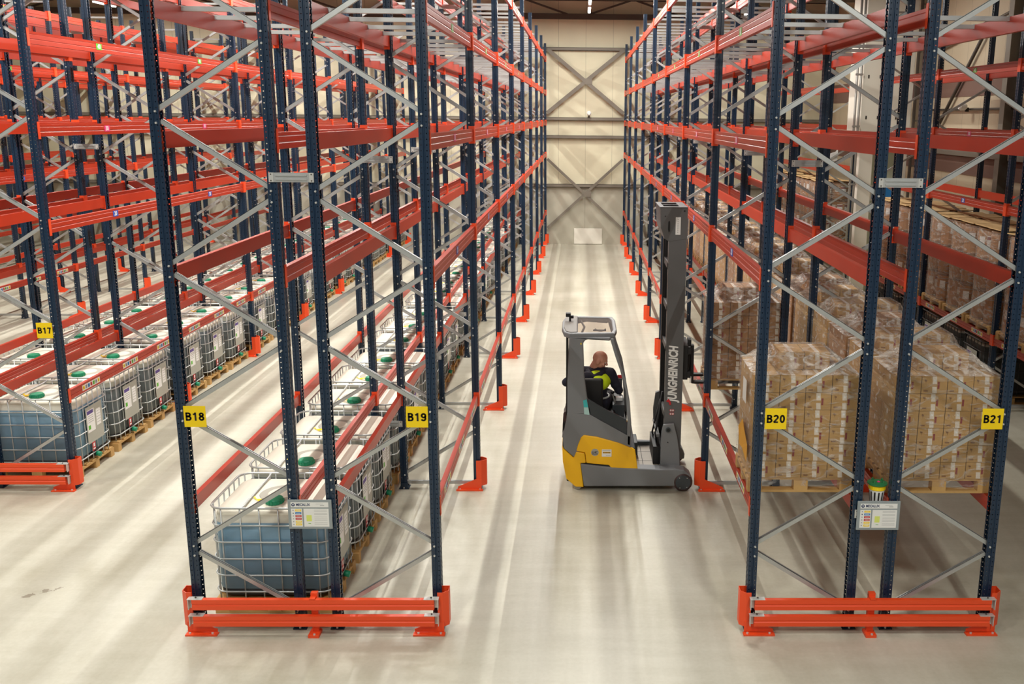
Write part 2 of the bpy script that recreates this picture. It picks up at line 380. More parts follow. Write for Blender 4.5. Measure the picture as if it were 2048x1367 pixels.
for nm, (zt, zb), wd in (('upper', (7.50,5.12), .14), ('lower', (3.36,.66), .10)):
    t = thing('cross_brace', '%s pair of crossed steel bars on the far wall at the aisle end' % nm, 'cross brace', (0,WALL_Y-.215,0))
    for i, (x0, x1) in enumerate(((-1.48,1.48),(1.48,-1.48))):
        m_ = MB(); brace_bar(m_, (x0,.015*i,zt),(x1,.015*i,zb), wd, WSTEEL); ob('bar', m_, t)
    m_ = MB(); m_.cb((.1,-.035,(zt+zb)/2),(.3,.012,.22), WSTEEL); ob('gusset_plate', m_, t)
# right wall steel
for i, y in enumerate((13.3, 24.0)):
    mb = MB(); mb.box((XR-.3,y,0),(XR-.28,y+.25,9.3), WSTEEL).box((XR-.05,y,0),(XR-.03,y+.25,9.3), WSTEEL).box((XR-.28,y+.11,0),(XR-.05,y+.13,9.3), WSTEEL)
    ob('building_column', mb, label='grey steel column on the right side wall, the %s one' % ('nearer','farther')[i], cat='column')
mb = MB()
mb.box((XR-.16,1,4.12),(XR-.02,13.2,4.26), WSTEEL); mb.box((XR-.16,13.6,4.12),(XR-.02,18.8,4.26), WSTEEL); ob('wall_rail', mb, label='grey steel rail along the right side wall below the brown band', cat='rail')
mb = MB().tube([(XR-.1,15.1,7.2),(XR-.1,18.0,4.75)], .05, DSTEEL, 4); ob('wall_brace', mb, label='slanting dark brace on the right side wall behind the drum rack', cat='brace')
mb = MB().tube([(XR-.1,13.7,7.4),(XR-.1,18.5,6.8)], .04, WSTEEL, 4); ob('wall_brace', mb, label='shallow slanting grey brace high on the right side wall', cat='brace')
mb = MB().tube([(XR-.08,3,5.26),(XR-.08,18.6,5.26)], .03, DSTEEL, 6); ob('wall_pipe', mb, label='thin dark pipe along the right side wall above the pink level beams', cat='pipe')
def wall_lamp(x, y, z, face, label):
    t = thing('wall_lamp', label, 'lamp', (x,y,z))
    m_ = MB(); m_.lathe([(.05,0),(.09,.05),(.09,.16),(.06,.2)], (0,0,0), PAPER, 12, 1 if face == 'y' else 0); ob('lamp_head', m_, t, rot=(PI,0,0) if face == 'y' else (0,PI,0))
    m_ = MB(); m_.box((-.03,-.03,-.16),(.03,.05,-.02), BLACK) if face == 'y' else m_.box((-.03,-.03,-.12),(.05,.03,-.02), BLACK); ob('bracket', m_, t)
wall_lamp(.14, WALL_Y-.2, 5.12, 'y', 'small white lamp above the far wall rail at the aisle end')
wall_lamp(XR-.18, 15.8, 5.32, 'x', 'white round lamp on the right side wall behind the drum rack')
mb = MB().box((-.42,WALL_Y-.09,.02),(.70,WALL_Y-.05,.64), WHITE); ob('white_board', mb, label='plain white board leaning at the foot of the far wall', cat='board', bevel=.01)

# white shaft structure between the two parts of the drum rack
t = thing('white_enclosure', 'tall white panelled enclosure between the two drum racks at right', 'enclosure', (0,0,0))
m_ = MB(); m_.box((7.65,19.0,4.2),(9.06,20.4,9.3), WHITE); ob('upper_panel', m_, t, bevel=.01)
m_ = MB()
for z in (4.3,5.0,6.1,6.9,7.6):
    for x in (7.78,8.10,8.62): m_.box((x,18.985,z),(x+.03,19.005,z+.09), BLACK)
ob('slot', m_, t, kind='stuff')
m_ = MB(); m_.box((7.70,19.05,0),(8.08,19.35,4.2), WHITE); m_.box((8.96,19.05,0),(9.05,19.35,4.2), WHITE); ob('column', m_, t, bevel=.01)
m_ = MB(); m_.box((8.08,19.5,0),(8.96,19.55,4.2), mat('door_pale_green', (196, 204, 184), .5)); m_.box((8.2,19.46,2.7),(8.9,19.5,3.15), PAPER); m_.box((8.25,19.45,2.75),(8.85,19.46,3.1), CYAN); ob('door_leaf', m_, t)
for i, x in enumerate((7.46, 7.57)):
    mb = MB().tube([(x,18.95,.02),(x,18.95,9.3)], .035, CONDUIT, 8)
    for z in (1.5,3.2,4.8,6.2,7.6): mb.cb((x,18.95,z),(.09,.08,.05), CONDUIT)
    ob('conduit_pipe', mb, label='grey upright pipe beside the white enclosure, the %s of two' % ('left','right')[i], cat='pipe')
t = thing('lattice_column', 'dark steel lattice column right of the white enclosure', 'column', (9.26,18.95,0))
for x in (-.14,.14):
    m_ = MB(); m_.box((x-.03,-.05,0),(x+.03,.05,9.3), DSTEEL); ob('chord', m_, t)
for z in range(1,15):
    m_ = MB(); m_.box((-.13,-.02,z*.62-.02),(.13,.02,z*.62+.03), WSTEEL); ob('rung', m_, t)

# roof structure and lights
for i, y in enumerate((30.0, 24.2, 17.8, 11.0)):
    t = thing('roof_truss', 'dark steel roof truss above the racks, %s from the far wall' % ORD[i], 'truss', (0,y,0))
    m_ = MB(); m_.box((XL+.1,-.09,8.58),(XR-.1,.09,8.78), DSTEEL) if i == 0 else m_.box((XL+.1,-.05,8.66),(XR-.1,.05,8.76), WSTEEL); ob('lower_chord', m_, t)
    m_ = MB(); m_.box((XL+.1,-.05,9.25),(XR-.1,.05,9.38), DSTEEL); ob('upper_chord', m_, t)
    k = 0; x = -20.9
    while x < 8:
        m_ = MB(); brace_bar(m_, (x,0,8.76),(x+1.6,0,9.28), .07, DSTEEL); ob('web_member', m_, t)
        m_ = MB(); brace_bar(m_, (x+3.4,0,8.76),(x+1.8,0,9.28), .07, DSTEEL); ob('web_member', m_, t); x += 4.2
fixm = MB(); fixm.box((-.05,-.8,.02),(.05,.8,.09), PAPER); fixm = fixm.fix('fixture')
difm = MB(); difm.box((-.04,-.76,-.02),(.04,.76,.018), LAMP); difm = difm.fix('diffuser')
hngm = MB().tube([(0,-.6,.08),(0,-.6,.86)], .006, CONDUIT, 5).tube([(0,.6,.08),(0,.6,.86)], .006, CONDUIT, 5).fix('hanger')
for ri, (x, st, pw, y0, y1) in enumerate(ROWS):
    y = y1-1.6; n = 0
    while y > y0:
        rn = ('main aisle','aisle left of the B18 rack','second aisle from the left','far left aisle','right aisle','front floor left of centre','front floor right of centre')[ri]
        t = thing('strip_light', 'ceiling strip light above the %s, %s from the far wall' % (rn, ORD[n]), 'light', (x,y,LIGHT_Z), group='ceiling strip lights')
        ob('housing', fixm, t); ob('diffuser', difm, t); ob('hanger', hngm, t)
        ld = bpy.data.lights.new('strip_lamp', 'AREA'); ld.shape = 'RECTANGLE'; ld.size = .07; ld.size_y = 1.5; ld.energy = pw; ld.color = (1, .985, .93)
        lo = bpy.data.objects.new('strip_lamp', ld); C.objects.link(lo); lo.parent = t; lo.location = (0,0,-.04)
        y -= st; n += 1

# ------------------------------------------------------------------ rack parts
def upright_mesh():
    half = [(-.09,.026),(-.09,.05),(-.053,.05),(-.048,.043),(-.040,.043),(-.035,.05),(0,.05),(0,.016),(-.008,.011)]
    prof = half + [(x,-y) for x, y in reversed(half)]
    mb = MB(); n = len(prof)
    for i in range(n-1):
        a, b = prof[i], prof[i+1]
        mb.add([(*a,.005),(*b,.005),(*b,H),(*a,H)], [(0,1,2,3)], BLUE)
    me = mb.mesh('upright'); return me
UP = upright_mesh()
bp = MB(); bp.box((-.115,-.075,0),(.02,.075,.012), BLUEP)
for y in (-.058,.058): bp.box((-.1,y-.006,.012),(0,y+.006,.09), BLUEP); bp.lathe([(.011,.012),(.011,.026),(.006,.03)], (-.045,y*1.0+(.01 if y > 0 else -.01),0), STEEL, 6)
BASE = bp.fix('base_plate')
def channel(p, q, flange=.044, depth=.04, th=.004, m=GALV):
    # open-top channel between two points of the x-z plane, flanges facing -y and +y
    mb = MB(); d = Vector((q[0]-p[0],0,q[1]-p[1])); ln = d.length; d.normalize(); u = Vector((-d.z,0,d.x))
    if u.z < 0: u = -u
    o = Vector((p[0],0,p[1])); Y = Vector((0,1,0))
    prof = [(-depth/2,flange),(-depth/2,0),(depth/2,0),(depth/2,flange)]
    outer = prof; inner = [(-depth/2+th,flange),(-depth/2+th,th),(depth/2-th,th),(depth/2-th,flange)]
    ring = outer + inner[::-1]
    ring2 = [(-depth/2+.011,flange-.001)]  # lips
    vs = [o+Y*a+u*b for a,b in ring]+[o+d*ln+Y*a+u*b for a,b in ring]; n = len(ring)
    mb.add(vs, [(i,(i+1)%n,(i+1)%n+n,i+n) for i in range(n)]+[(0,1,6,7),(1,2,5,6),(2,3,4,5)]+[(n,n+7,n+6,n+1),(n+1,n+6,n+5,n+2),(n+2,n+5,n+4,n+3)], m)
    for s in (-1,1):
        a0 = s*depth/2; a1 = s*(depth/2-.011)
        vs = [o+Y*a0+u*flange,o+Y*a1+u*flange,o+Y*a1+u*(flange-th),o+Y*a0+u*(flange-th)]; vs += [v+d*ln for v in vs]
        mb.add(vs, [(0,1,5,4),(1,2,6,5),(2,3,7,6),(3,0,4,7)], m)
    return mb
NODE = .685
def diag(rise_right):
    if rise_right: mb = channel((.075,.0),(D-.075,NODE-.1)); bl = [(.06,.0),(D-.06,NODE-.1)]
    else: mb = channel((D-.075,.0),(.075,NODE-.1)); bl = [(D-.06,.0),(.06,NODE-.1)]
    for x, z in bl:
        mb.lathe([(.0085,-.062),(.0105,-.056),(.0105,-.048)], (x,0,z), STEEL, 8, 1)
    return mb.fix('diagonal_brace')
DR, DL = diag(True), diag(False)
HB = channel((.08,0),(D-.08,0)).fix('horizontal_brace')
def beam_profile(h):
    return [(-.062,0),(-.012,0),(-.012,-.03*h/.15),(-.016,-.035*h/.15),(-.012,-.04*h/.15),(-.012,-.085*h/.15),(-.018,-.092*h/.15),(-.012,-.1*h/.15),(-.012,-h),(-.062,-h)]
def conn(mb, y, sgn, h, m=GUARD):
    y0, y1 = sorted((y, y+sgn*.05))
    mb.box((0.0,y0+.002,-h-.03),(.005,y1,.035), m)
    ye = y+sgn*.05; a, b = sorted((ye, ye+sgn*.006)); mb.box((-.068,a,-h-.03),(.005,b,.035), m)
def beam_mesh(h, full):
    mb = MB(); mb.prism(beam_profile(h), 1, .056, L-.056, ORANGE)
    if full: conn(mb, 0, 1, h); conn(mb, L, -1, h)
    return mb.fix('beam')
BM = {(h, f): beam_mesh(h, f) for h in (.13,.15) for f in (True, False)}
CONN = {}
for h in (.13,.15):
    a = MB(); conn(a, 0, 1, h); b = MB(); conn(b, L, -1, h); CONN[h] = (a.fix('connector'), b.fix('connector'))
TAGM = {}
for num, m in (('20',SBLUE),('30',PINK),('40',GREEN),('50',YEL)):
    mb = MB(); mb.box((-.0115,-.08,-.042),(-.010,.08,.042), m); TXT(mb, num, (-.0095,0,0), .085, PAPER, face='+x', bold=.003); TAGM[num] = mb.mesh('tag')
def sticker_mesh():
    mb = MB(); mb.box((-.0115,-.25,-.038),(-.0108,.25,.038), PAPER)
    cols = [YEL,PAPER,CYAN,RED,GREEN,PAPER,YEL]
    for i, m in enumerate(cols):
        y = -.21+i*.07; mb.box((-.0108,y-.026,-.026),(-.0102,y+.026,.026), m if m is not PAPER else TEXTG)
        mb.box((-.0102,y-.018,.002),(-.0098,y+.018,.008), BLACK); mb.box((-.0102,y-.018,-.014),(-.0098,y+.01,-.009), BLACK)
    return mb.mesh('stickers')
STK = sticker_mesh()
barm = MB(); barm.box((.06,-.032,-.042),(D-.06,.032,0), GALV); barm.box((.03,-.035,-.006),(.08,.035,.004), GALV); barm.box((D-.08,-.035,-.006),(D-.03,.035,.004), GALV)
BAR = barm.fix('deck_bar')
def spacer_mesh(w=.40):
    mb = MB(); mb.box((0,-.008,-.042),(w,0,.042), GALV)
    for z in (-.018,.018): mb.box((.06,-.018,z-.007),(w-.06,-.008,z+.007), GALV)
    for x in (.02,w-.02):
        mb.box((x-.02,-.013,-.042),(x+.02,-.008,.042), STEEL)
        for z in (-.028,.028): mb.lathe([(.007,-.016),(.007,-.012)], (x,0,z), DSTEEL, 6, 1)
    return mb.fix('row_spacer')
SP = spacer_mesh()
DETAIL = 4
def make_rack(label, x0, outer, ks, y_off=0.0, bars=False, spacers=False, levels=(0,1,2,3,4), beams_ks=None, group='blue and orange pallet racks', nframes_diag=10, sticker=True):
    """x0 = lower x face; outer = 'min' or 'max' (side facing its aisle)"""
    t = thing('pallet_rack', label, 'pallet rack', (x0, ks[0]*L+y_off, 0), group=group)
    yo = ks[0]*L
    for k in ks:
        y = k*L+.05-yo; near = k < DETAIL
        for side in (0,1):
            u = ob('upright', UP, t, (D,y,0) if side else (0,y,0), 0 if side else PI)
            ob('base_plate', BASE, u)
        # frame bracing: outer side nodes at .883 + n*1.37 (upper bolt), inner side .198 + n*1.37
        for i in range(nframes_diag):
            z = .198+NODE*i
            to_outer = (i % 2 == 0)
            right = to_outer if outer == 'max' else not to_outer
            ob('diagonal_brace', DR if right else DL, t, (0,y,z))
        ob('horizontal_brace', HB, t, (0,y,.06)); ob('horizontal_brace', HB, t, (0,y,H-.28))
        if spacers:
            for z, wz in ((.93,'lowest'),(4.43,'middle'),(7.05,'highest')):
                if k == ks[0] and z < 1: z = 1.235
                ob('row_spacer', SP, None, (x0+D-.07, y+yo+y_off-.052, z), label='spacer plate between the racks %s, %s frame back, %s one' % (spacers, ORD[k], wz), cat='spacer', group='galvanised row spacers')
    nb = 0; extra = MB(); extra_bars = 0
    for k in (beams_ks if beams_ks is not None else ks[:-1]):
        ys = k*L+.05-yo; near = k < DETAIL
        for li in levels:
            h = .13 if li == 0 else .15
            for side in (0,1):
                is_outer = (side == 1) == (outer == 'max')
                b = ob('beam', BM[(h, not near)], t, (D, ys, LV[li]) if side else (0, ys+L, LV[li]), 0 if side else PI)
                if near:
                    ob('end_connector', CONN[h][0], b); ob('end_connector', CONN[h][1], b)
                if is_outer and near:
                    if li == 0 and sticker:
                        for yy in (.65,1.87,3.08): ob('label_strip', STK, b, (0,yy,-h*.5))
                    elif li in (1,2,3,4):
                        ob('level_tag', TAGM[str(10*(li+1))], b, (0,L*.5,-.07), label='%s tag reading %d' % ({1:'blue',2:'pink',3:'green',4:'yellow'}[li], 10*(li+1)))
            if bars and li in (3,4):
                for yy in (.75,1.6,2.5,3.35): ob('deck_bar', BAR, t, (0, ys+yy, LV[li]+.002), label='galvanised bar lying across the beams')
    return t
RB = list(range(9))
make_rack('pallet rack run with the yellow B18 sign, left half of the left front pair', -HX-.27-D*2-.005, 'min', RB, bars=True, spacers='B18 and B19')
make_rack('pallet rack run with the yellow B19 sign, bordering the main aisle on the left', -HX-D, 'max', RB, bars=True)
make_rack('pallet rack run with the yellow B20 sign, bordering the main aisle on the right', HX, 'min', RB, bars=True, spacers='B20 and B21')
make_rack('pallet rack run with the yellow B21 sign, right half of the right front pair', HX+D+.275, 'max', RB, bars=True)
XA = -HX-PITCH                         # right face of the B17 run
make_rack('pallet rack run with the yellow B17 sign, next to the left aisle', XA-D, 'max', RB[1:], levels=(0,1,2,3,4))
make_rack('pallet rack run directly behind the B17 run, backs onto it', XA-2*D-.275, 'min', RB[1:], spacers='of the B17 pair')
XB = XA-PITCH
make_rack('pallet rack run across the second aisle from the left, its nearer side', XB-D, 'max', RB[2:])
make_rack('pallet rack run across the second aisle from the left, its farther side', XB-2*D-.275, 'min', RB[2:], spacers='beyond the second left aisle')
XC = XB-PITCH
make_rack('pallet rack run at the far left edge of the hall, mostly hidden', XC-D, 'max', RB[4:])
XD = HX+PITCH
make_rack('pallet rack run on the far right stacked with brown drums, nearer part', XD, 'min', [0,1,2,3,4], levels=(0,1,2,3))
make_rack('pallet rack run on the far right beyond the white enclosure, farther part', XD, 'min', [5,6,7], y_off=2.1, levels=(0,1,2,3))

# upright guards at the aisle-side feet
def guard_mesh():
    pl = [(-.05,-.088),(.02,-.088),(.088,-.03),(.088,.03),(.02,.088),(-.05,.088)]
    inn = [(-.05,-.081),(.017,-.081),(.081,-.027),(.081,.027),(.017,.081),(-.05,.081)]
    mb = MB(); mb.prism(pl+inn[::-1], 2, .06, .42, GUARD)
    return mb
def guard_thing(x, y, rz, label):
    t = thing('upright_guard', label, 'guard', (x,y,0), rz, 'orange guards at the rack feet')
    ob('guard_shell', GM, t); ob('foot_plate', FM if rz == 0 else FM2, t)
GM = guard_mesh().fix('guard')
def foot(s):   # gusset foot on the camera side, s = -1: local -y side
    mb = MB(); y = s*.09
    mb.prism([(-.30,.02),(-.30,.05),(-.05,.16),(.02,.16),(.02,.02)], 1, y-.004, y+.004, GUARD)
    a, b = sorted((y-.004, y+s*.05)); mb.box((-.32,a,0),(.04,b,.02), GUARD)
    for x in (-.27,0): mb.lathe([(.01,.02),(.01,.03)], (x,y+s*.025,0), STEEL, 6)
    return mb.fix('foot_plate')
FM, FM2 = foot(-1), foot(1)
for (xf, rz, ks, nm) in ((-HX,0,RB[1:],'B19'),(HX,PI,RB[1:],'B20'),(-HX-2*D-.275,PI,RB[1:],'B18'),(HX+2*D+.275,0,RB[1:],'B21'),(XA,0,RB[2:],'B17'),(XB,0,RB[3:],'second left aisle'),(XB-2*D-.275,PI,RB[3:],'far left')):
    for k in ks:
        guard_thing(xf, k*L+.05, rz, 'orange guard at the aisle foot of the %s rack, %s frame back' % (nm, ORD[k]))
for k, y in ((1,3.75),(2,7.5),(3,11.25),(4,15.0)):
    guard_thing(XD, y+.05, PI, 'orange guard at the foot of the far right drum rack, %s frame back' % ORD[k])

# end barriers
def barrier(x0, x1, y, label):
    t = thing('end_barrier', label, 'barrier', (x0, y, 0), group='orange barriers at the rack ends')
    w_ = x1-x0
    for z in (.165,.34):
        h = .054; m_ = MB()
        m_.prism([(-.165,z-h),(-.115,z-h),(-.115,z+h),(-.165,z+h),(-.165,z+.012),(-.158,z+.006),(-.158,z-.006),(-.165,z-.012)], 0, .055, w_-.055, GUARD)
        r = ob('rail', m_, t)
        for i, x in enumerate((.055, w_-.055)):
            s = 1 if i == 0 else -1
            m_ = MB(); m_.box((min(x-s*.045,x+s*.10),-.165,z+h),(max(x-s*.045,x+s*.10),-.10,z+h+.004), STEEL)
            m_.box((min(x-s*.040,x-s*.034),-.162,z-h),(max(x-s*.040,x-s*.034),-.10,z+h), STEEL); m_.box((min(x-s*.040,x+s*.01),-.112,z-h),(max(x-s*.040,x+s*.01),-.104,z+h), STEEL); m_.lathe([(.009,z+h),(.009,z+h+.014)], (x+s*.03,-.13,0), DSTEEL, 6)
            ob('end_bracket', m_, r)
    for i, (x, s) in enumerate(((0,-1),(w_,1))):
        m_ = MB()
        pl = [(s*-.03,-.095),(s*.02,-.095),(s*.075,-.045),(s*.075,.06),(s*-.02,.06)]; inn = [(s*-.03,-.089),(s*.018,-.089),(s*.069,-.043),(s*.069,.054),(s*-.02,.054)]
        m_.prism(pl+inn[::-1], 2, .07, .435, GUARD)
        m_.prism([(s*.03,.02),(s*-.26,.02),(s*-.26,.05),(s*-.06,.13),(s*.03,.13)], 1, -.10,-.094, GUARD)
        m_.box((min(s*.04,s*-.27),-.155,0),(max(s*.04,s*-.27),-.09,.015), GUARD)
        for xx in (s*.0, s*-.22): m_.lathe([(.012,.015),(.012,.028)], (xx,-.13,0), STEEL, 6)
        ob('corner_post', m_, t, (x,0,0))
    m_ = MB(); c = w_/2; m_.box((c-.035,-.11,.03),(c+.03,-.06,.44), GUARD); m_.box((c-.035,-.17,.40),(c+.02,-.06,.408), GUARD); m_.box((c-.06,-.19,0),(c+.045,-.05,.03), GUARD)
    m_.lathe([(.012,.03),(.012,.042)], (c,-.18,0), STEEL, 6); ob('middle_post', m_, t)
barrier(-HX-2*D-.275, -HX, 0, 'orange double-rail barrier across the foot of the B18 and B19 racks')
barrier(HX, HX+2*D+.275, 0, 'orange double-rail barrier across the foot of the B20 and B21 racks')
barrier(XA-2*D-.275, XA, L, 'orange double-rail barrier across the foot of the B17 rack, at the left edge')

# rack signs
def arc(cx, cy, rx, ry, a0, a1, n=12): return [(cx+rx*math.cos(math.radians(a0+(a1-a0)*i/n)), cy+ry*math.sin(math.radians(a0+(a1-a0)*i/n))) for i in range(n+1)]
GL = {'B': [[(.13,0),(.13,1)], [(.1,.91)]+arc(.34,.735,.17,.175,90,-90)+[(.1,.56)], [(.1,.50)]+arc(.35,.295,.20,.205,90,-90)+[(.1,.09)]],
 '1': [[(.38,0),(.38,1)], [(.36,.86),(.14,.74)]], '7': [[(.06,.91),(.56,.91)], [(.51,.95),(.40,.62),(.29,0)]],
 '8': [arc(.33,.735,.17,.175,0,360,20), arc(.33,.295,.20,.205,0,360,20)], '9': [arc(.33,.68,.2,.22,0,360,20), arc(.31,.32,.22,.23,45,-150,12), [(.53,.68),(.53,.5),(.47,.42)]],
 '2': [arc(.33,.70,.20,.21,160,-30)+[(.12,.10)], [(.10,.09),(.56,.09)]], '0': [arc(.33,.5,.19,.41,0,360,24)]}
def glyphs(mb, txt, cx, cz, h, y, m, wd=.195):
    x = cx-len(txt)*.76*h/2
    for ch in txt:
        for st in GL[ch]:
            for i in range(len(st)-1):
                p, q = Vector(st[i]), Vector(st[i+1]); d = q-p; ln = d.length; d.normalize(); nn = Vector((-d.y,d.x))*wd/2; e = d*(.02 if len(st) > 3 else 0)
                mb.add([(x+v.x*h*1.12, y, cz+(v.y-.5)*h) for v in (p-e-nn, q+e-nn, q+e+nn, p-e+nn)], [(0,1,2,3)], m)
        x += .76*h
def sign(txt, cx, y, cz):
    t = thing('rack_sign', 'yellow square sign reading %s on the rack end' % txt, 'sign', (cx,y,cz))
    m_ = MB(); m_.box((-.103,-.004,-.103),(.103,0,.103), YEL); ob('plate', m_, t)
    m_ = MB(); glyphs(m_, txt, .002, 0, .080, -.0055, BLACK); ob('lettering', m_, t)
sign('B18', -3.78, -.01, 2.20); sign('B19', -1.697, -.01, 2.204); sign('B20', 1.708, -.01, 2.201); sign('B21', 3.789, -.01, 2.208); sign('B17', -7.165, 3.74, 2.19)

def board(cx, label):
    t = thing('load_notice', label, 'notice board', (cx,-.02,1.225), group='grey load notice boards')
    m_ = MB(); m_.box((-.21,-.012,-.15),(.21,0,.15), GREYP); ob('frame_plate', m_, t, bevel=.004)
    m_ = MB(); m_.box((-.18,-.014,.075),(.18,-.012,.125), PAPER)
    m_.lathe([(.017,-.0146),(.017,-.014)], (-.157,0,.1), NAVYT, 12, 1); m_.prism([(-.168,.112),(-.157,.104),(-.146,.112),(-.157,.090)], 1, -.0152,-.0147, PAPER)
    TXT(m_, 'MECALUX', (-.062,-.0148,.1), .036, NAVYT, bold=.0012, width=.135); m_.box((.06,-.0148,.107),(.13,-.014,.11), TEXTG); m_.box((.10,-.0148,.09),(.14,-.014,.096), TEXTG); ob('header_label', m_, t, label='white strip reading MECALUX')
    m_ = MB(); m_.box((-.18,-.014,-.125),(-.075,-.012,.06), PAPER)
    for i, c in enumerate((YEL,CYAN,RED,RED,YEL,YEL)):
        z = .043-i*.029; m_.box((-.14,-.0146,z-.010),(-.082,-.014,z+.010), c); m_.box((-.132,-.015,z-.002),(-.09,-.0146,z+.002), PAPER)
        (m_.lathe([(.006,-.0146),(.006,-.014)], (-.16,0,z), NAVYT if i == 1 else TEXTG, 8, 1))
    ob('symbol_label', m_, t)
    m_ = MB(); m_.box((-.06,-.014,-.125),(.18,-.012,.06), PAPER); m_.box((-.035,-.0146,-.07),(.015,-.014,-.005), LIME); m_.box((-.02,-.0146,-.095),(.005,-.014,-.09), GREEN)
    for z in (.045,.035,.01,.0,-.025,-.045,-.06,-.085,-.1): m_.box((.04,-.0146,z),(.165,-.014,z+.0025), TEXTG)
    ob('load_table', m_, t)
board(-2.752, 'grey load notice board on the B18 and B19 rack end, over the blue tank')
board(2.757, 'grey load notice board on the B20 and B21 rack end, under a striped tub')

# striped tub behind the right board
t = thing('striped_tub', 'black and white striped tub with yellow rim and green lid', 'tub', (2.765,.10,1.30))
m_ = MB(); m_.lathe([(.058,0),(.078,.16)], (0,0,0), PAPER, 24); 
for k in range(12):
    a = 2*PI*k/12
    p = [Vector((math.cos(a+d)*r, math.sin(a+d)*r, z)) for d, r, z in ((-.1,.063,.01),(.1,.063,.01),(.1,.0775,.14),(-.1,.0775,.14))]
    m_.add(p, [(0,1,2,3)], BLACK)
ob('tub_body', m_, t)
m_ = MB(); m_.lathe([(.080,.155),(.083,.16),(.083,.195),(.078,.20)], (0,0,0), YEL, 24); ob('rim', m_, t)
m_ = MB(); m_.lathe([(.09,.203),(.098,.21),(.098,.22),(.05,.232)], (0,0,0), BGREEN, 24)
for a in (.5,2.2,3.9,5.5): m_.cb((.06*math.cos(a),.06*math.sin(a),.235),(.016,.016,.03), BGREEN)
m_.sphere((.005,-.02,.235), (.016,.016,.008), PINK); ob('lid', m_, t)
m_ = MB(); m_.box((-.15,-.04,-.025),(.15,.05,-.004), GALV); ob('shelf_bracket', m_, t)

# ------------------------------------------------------------------ liquid containers
def rrect(hx, hy, r, n=5):
    out = []
    for cx, cy, a0 in ((hx-r,hy-r,0),(-hx+r,hy-r,PI/2),(-hx+r,-hy+r,PI),(hx-r,-hy+r,1.5*PI)):
        for i in range(n+1): a = a0+PI/2*i/n; out.append((cx+r*math.cos(a), cy+r*math.sin(a)))
    return out
def shell(mb, rings, m, cap=True, smooth=True):
    n = len(rings[0]); vs = [p for r in rings for p in r]
    mb.add(vs, [(i*n+k, i*n+(k+1)%n, (i+1)*n+(k+1)%n, (i+1)*n+k) for i in range(len(rings)-1) for k in range(n)], m, smooth)
    if cap: mb.add(vs, [tuple(range(n-1,-1,-1)), tuple((len(rings)-1)*n+k for k in range(n))], m, smooth)
HXI, HYI = .575, .475
def tank(m, top):
    mb = MB()
    def ring(sx, r, z): return [(x,y,z) for x,y in rrect(HXI*sx, HYI*sx, r)]
    shell(mb, [ring(.90,.1,.17), ring(.97,.12,.19), ring(.985,.12,.27)], TANKB)
    shell(mb, [ring(.985,.12,.26), ring(.985,.12,1.02), ring(.975,.12,1.055)], m)
    shell(mb, [ring(.975,.12,1.055), ring(.955,.12,1.085), ring(.90,.1,1.105), ring(.8,.09,1.112), ring(.42,.05,1.118)], top, cap=True)
    return mb.fix('tank')
TK = {'blue': tank(TANK, TTOP), 'grey': tank(TANKD, TTOP), 'dark': tank(TANKK, TREC)}  # grey is the shaded colour copy of the front-lit blue tank
def recess():
    mb = MB()
    for k in range(1):
        mb.lathe([(.24,1.110),(.22,1.1225)], (.0,-.02,0), TREC, 24)
        mb.lathe([(.15,1.118),(.13,1.130)], (.0,-.02,0), TTOP, 24)
    return mb.fix('recess')
REC = recess()
def cage(m, dense=False):
    mb = MB(); r = .0085; hx, hy = .598, .496
    def ring(z, rr=r, s=1): mb.tube([(x*s,y*s,z) for x,y in rrect(hx,hy,.13,4)], rr, m, 6, closed=True)
    for z in (.24,.42,.60,.78,.96): ring(z)
    ring(1.145, .0115)
    nx, ny = 6, 6
    for i in range(nx):
        x = -.475+i*.19
        for s in (-1,1): mb.tube([(x,s*(hy-.012),.15),(x,s*(hy-.012),1.145)], .0075, m, 6)
    for i in range(ny):
        y = -.37+i*.148
        for s in (-1,1): mb.tube([(s*(hx-.012),y,.15),(s*(hx-.012),y,1.145)], .0075, m, 6)
    for sx in (-1,1):
        for sy in (-1,1): mb.tube([(sx*(hx-.05),sy*(hy-.05),.15),(sx*(hx-.05),sy*(hy-.05),1.145)], .0075, m, 6)
    return mb.fix('cage')
CG = {'l': cage(CAGE), 'd': cage(CAGED)}
tb = MB()
for x in (-.27,.27): tb.tube([(x,-.49,1.14),(x,-.4,1.132),(x,.4,1.132),(x,.49,1.14)], .012, CAGE, 6)
TB = tb.fix('top_bar')
capm = MB(); capm.lathe([(.088,1.118),(.088,1.158),(.082,1.170),(.03,1.172)], (0,-.27,0), CAP, 20)
for k in range(16):
    a = 2*PI*k/16; capm.cb((.089*math.cos(a),-.27+.089*math.sin(a),1.137),(.012,.012,.03), CAP)
CAPM = capm.fix('lid')
tagm = MB(); tagm.add([(-.16,-.27,1.125),(-.09,-.29,1.15),(-.08,-.25,1.152),(-.2,-.21,1.128),(-.25,-.17,1.13),(-.25,-.13,1.131)], [(0,1,2,3),(0,3,5,4)], YEL); TGM = tagm.mesh('tag')
def label_set():
    mb = MB(); x = .606
    mb.box((x-.004,-.20,.40),(x,.26,.93), LPLATE); mb.box((x,-.18,.56),(x+.002,.03,.88), PAPER); mb.box((x+.002,-.17,.82),(x+.003,.0,.87), PURPLE)
    mb.box((x+.002,-.16,.60),(x+.003,-.10,.66), GREEN)
    for z in (.79,.76,.73,.70): mb.box((x+.002,-.16,z),(x+.003,.0,z+.008), TEXTG)
    mb.box((x,.08,.6),(x+.002,.2,.84), PAPER)
    for z in (.80,.76,.72,.68,.64): mb.box((x+.002,.09,z),(x+.003,.19,z+.006), TEXTG)
    return mb.mesh('labels')
LB = label_set()
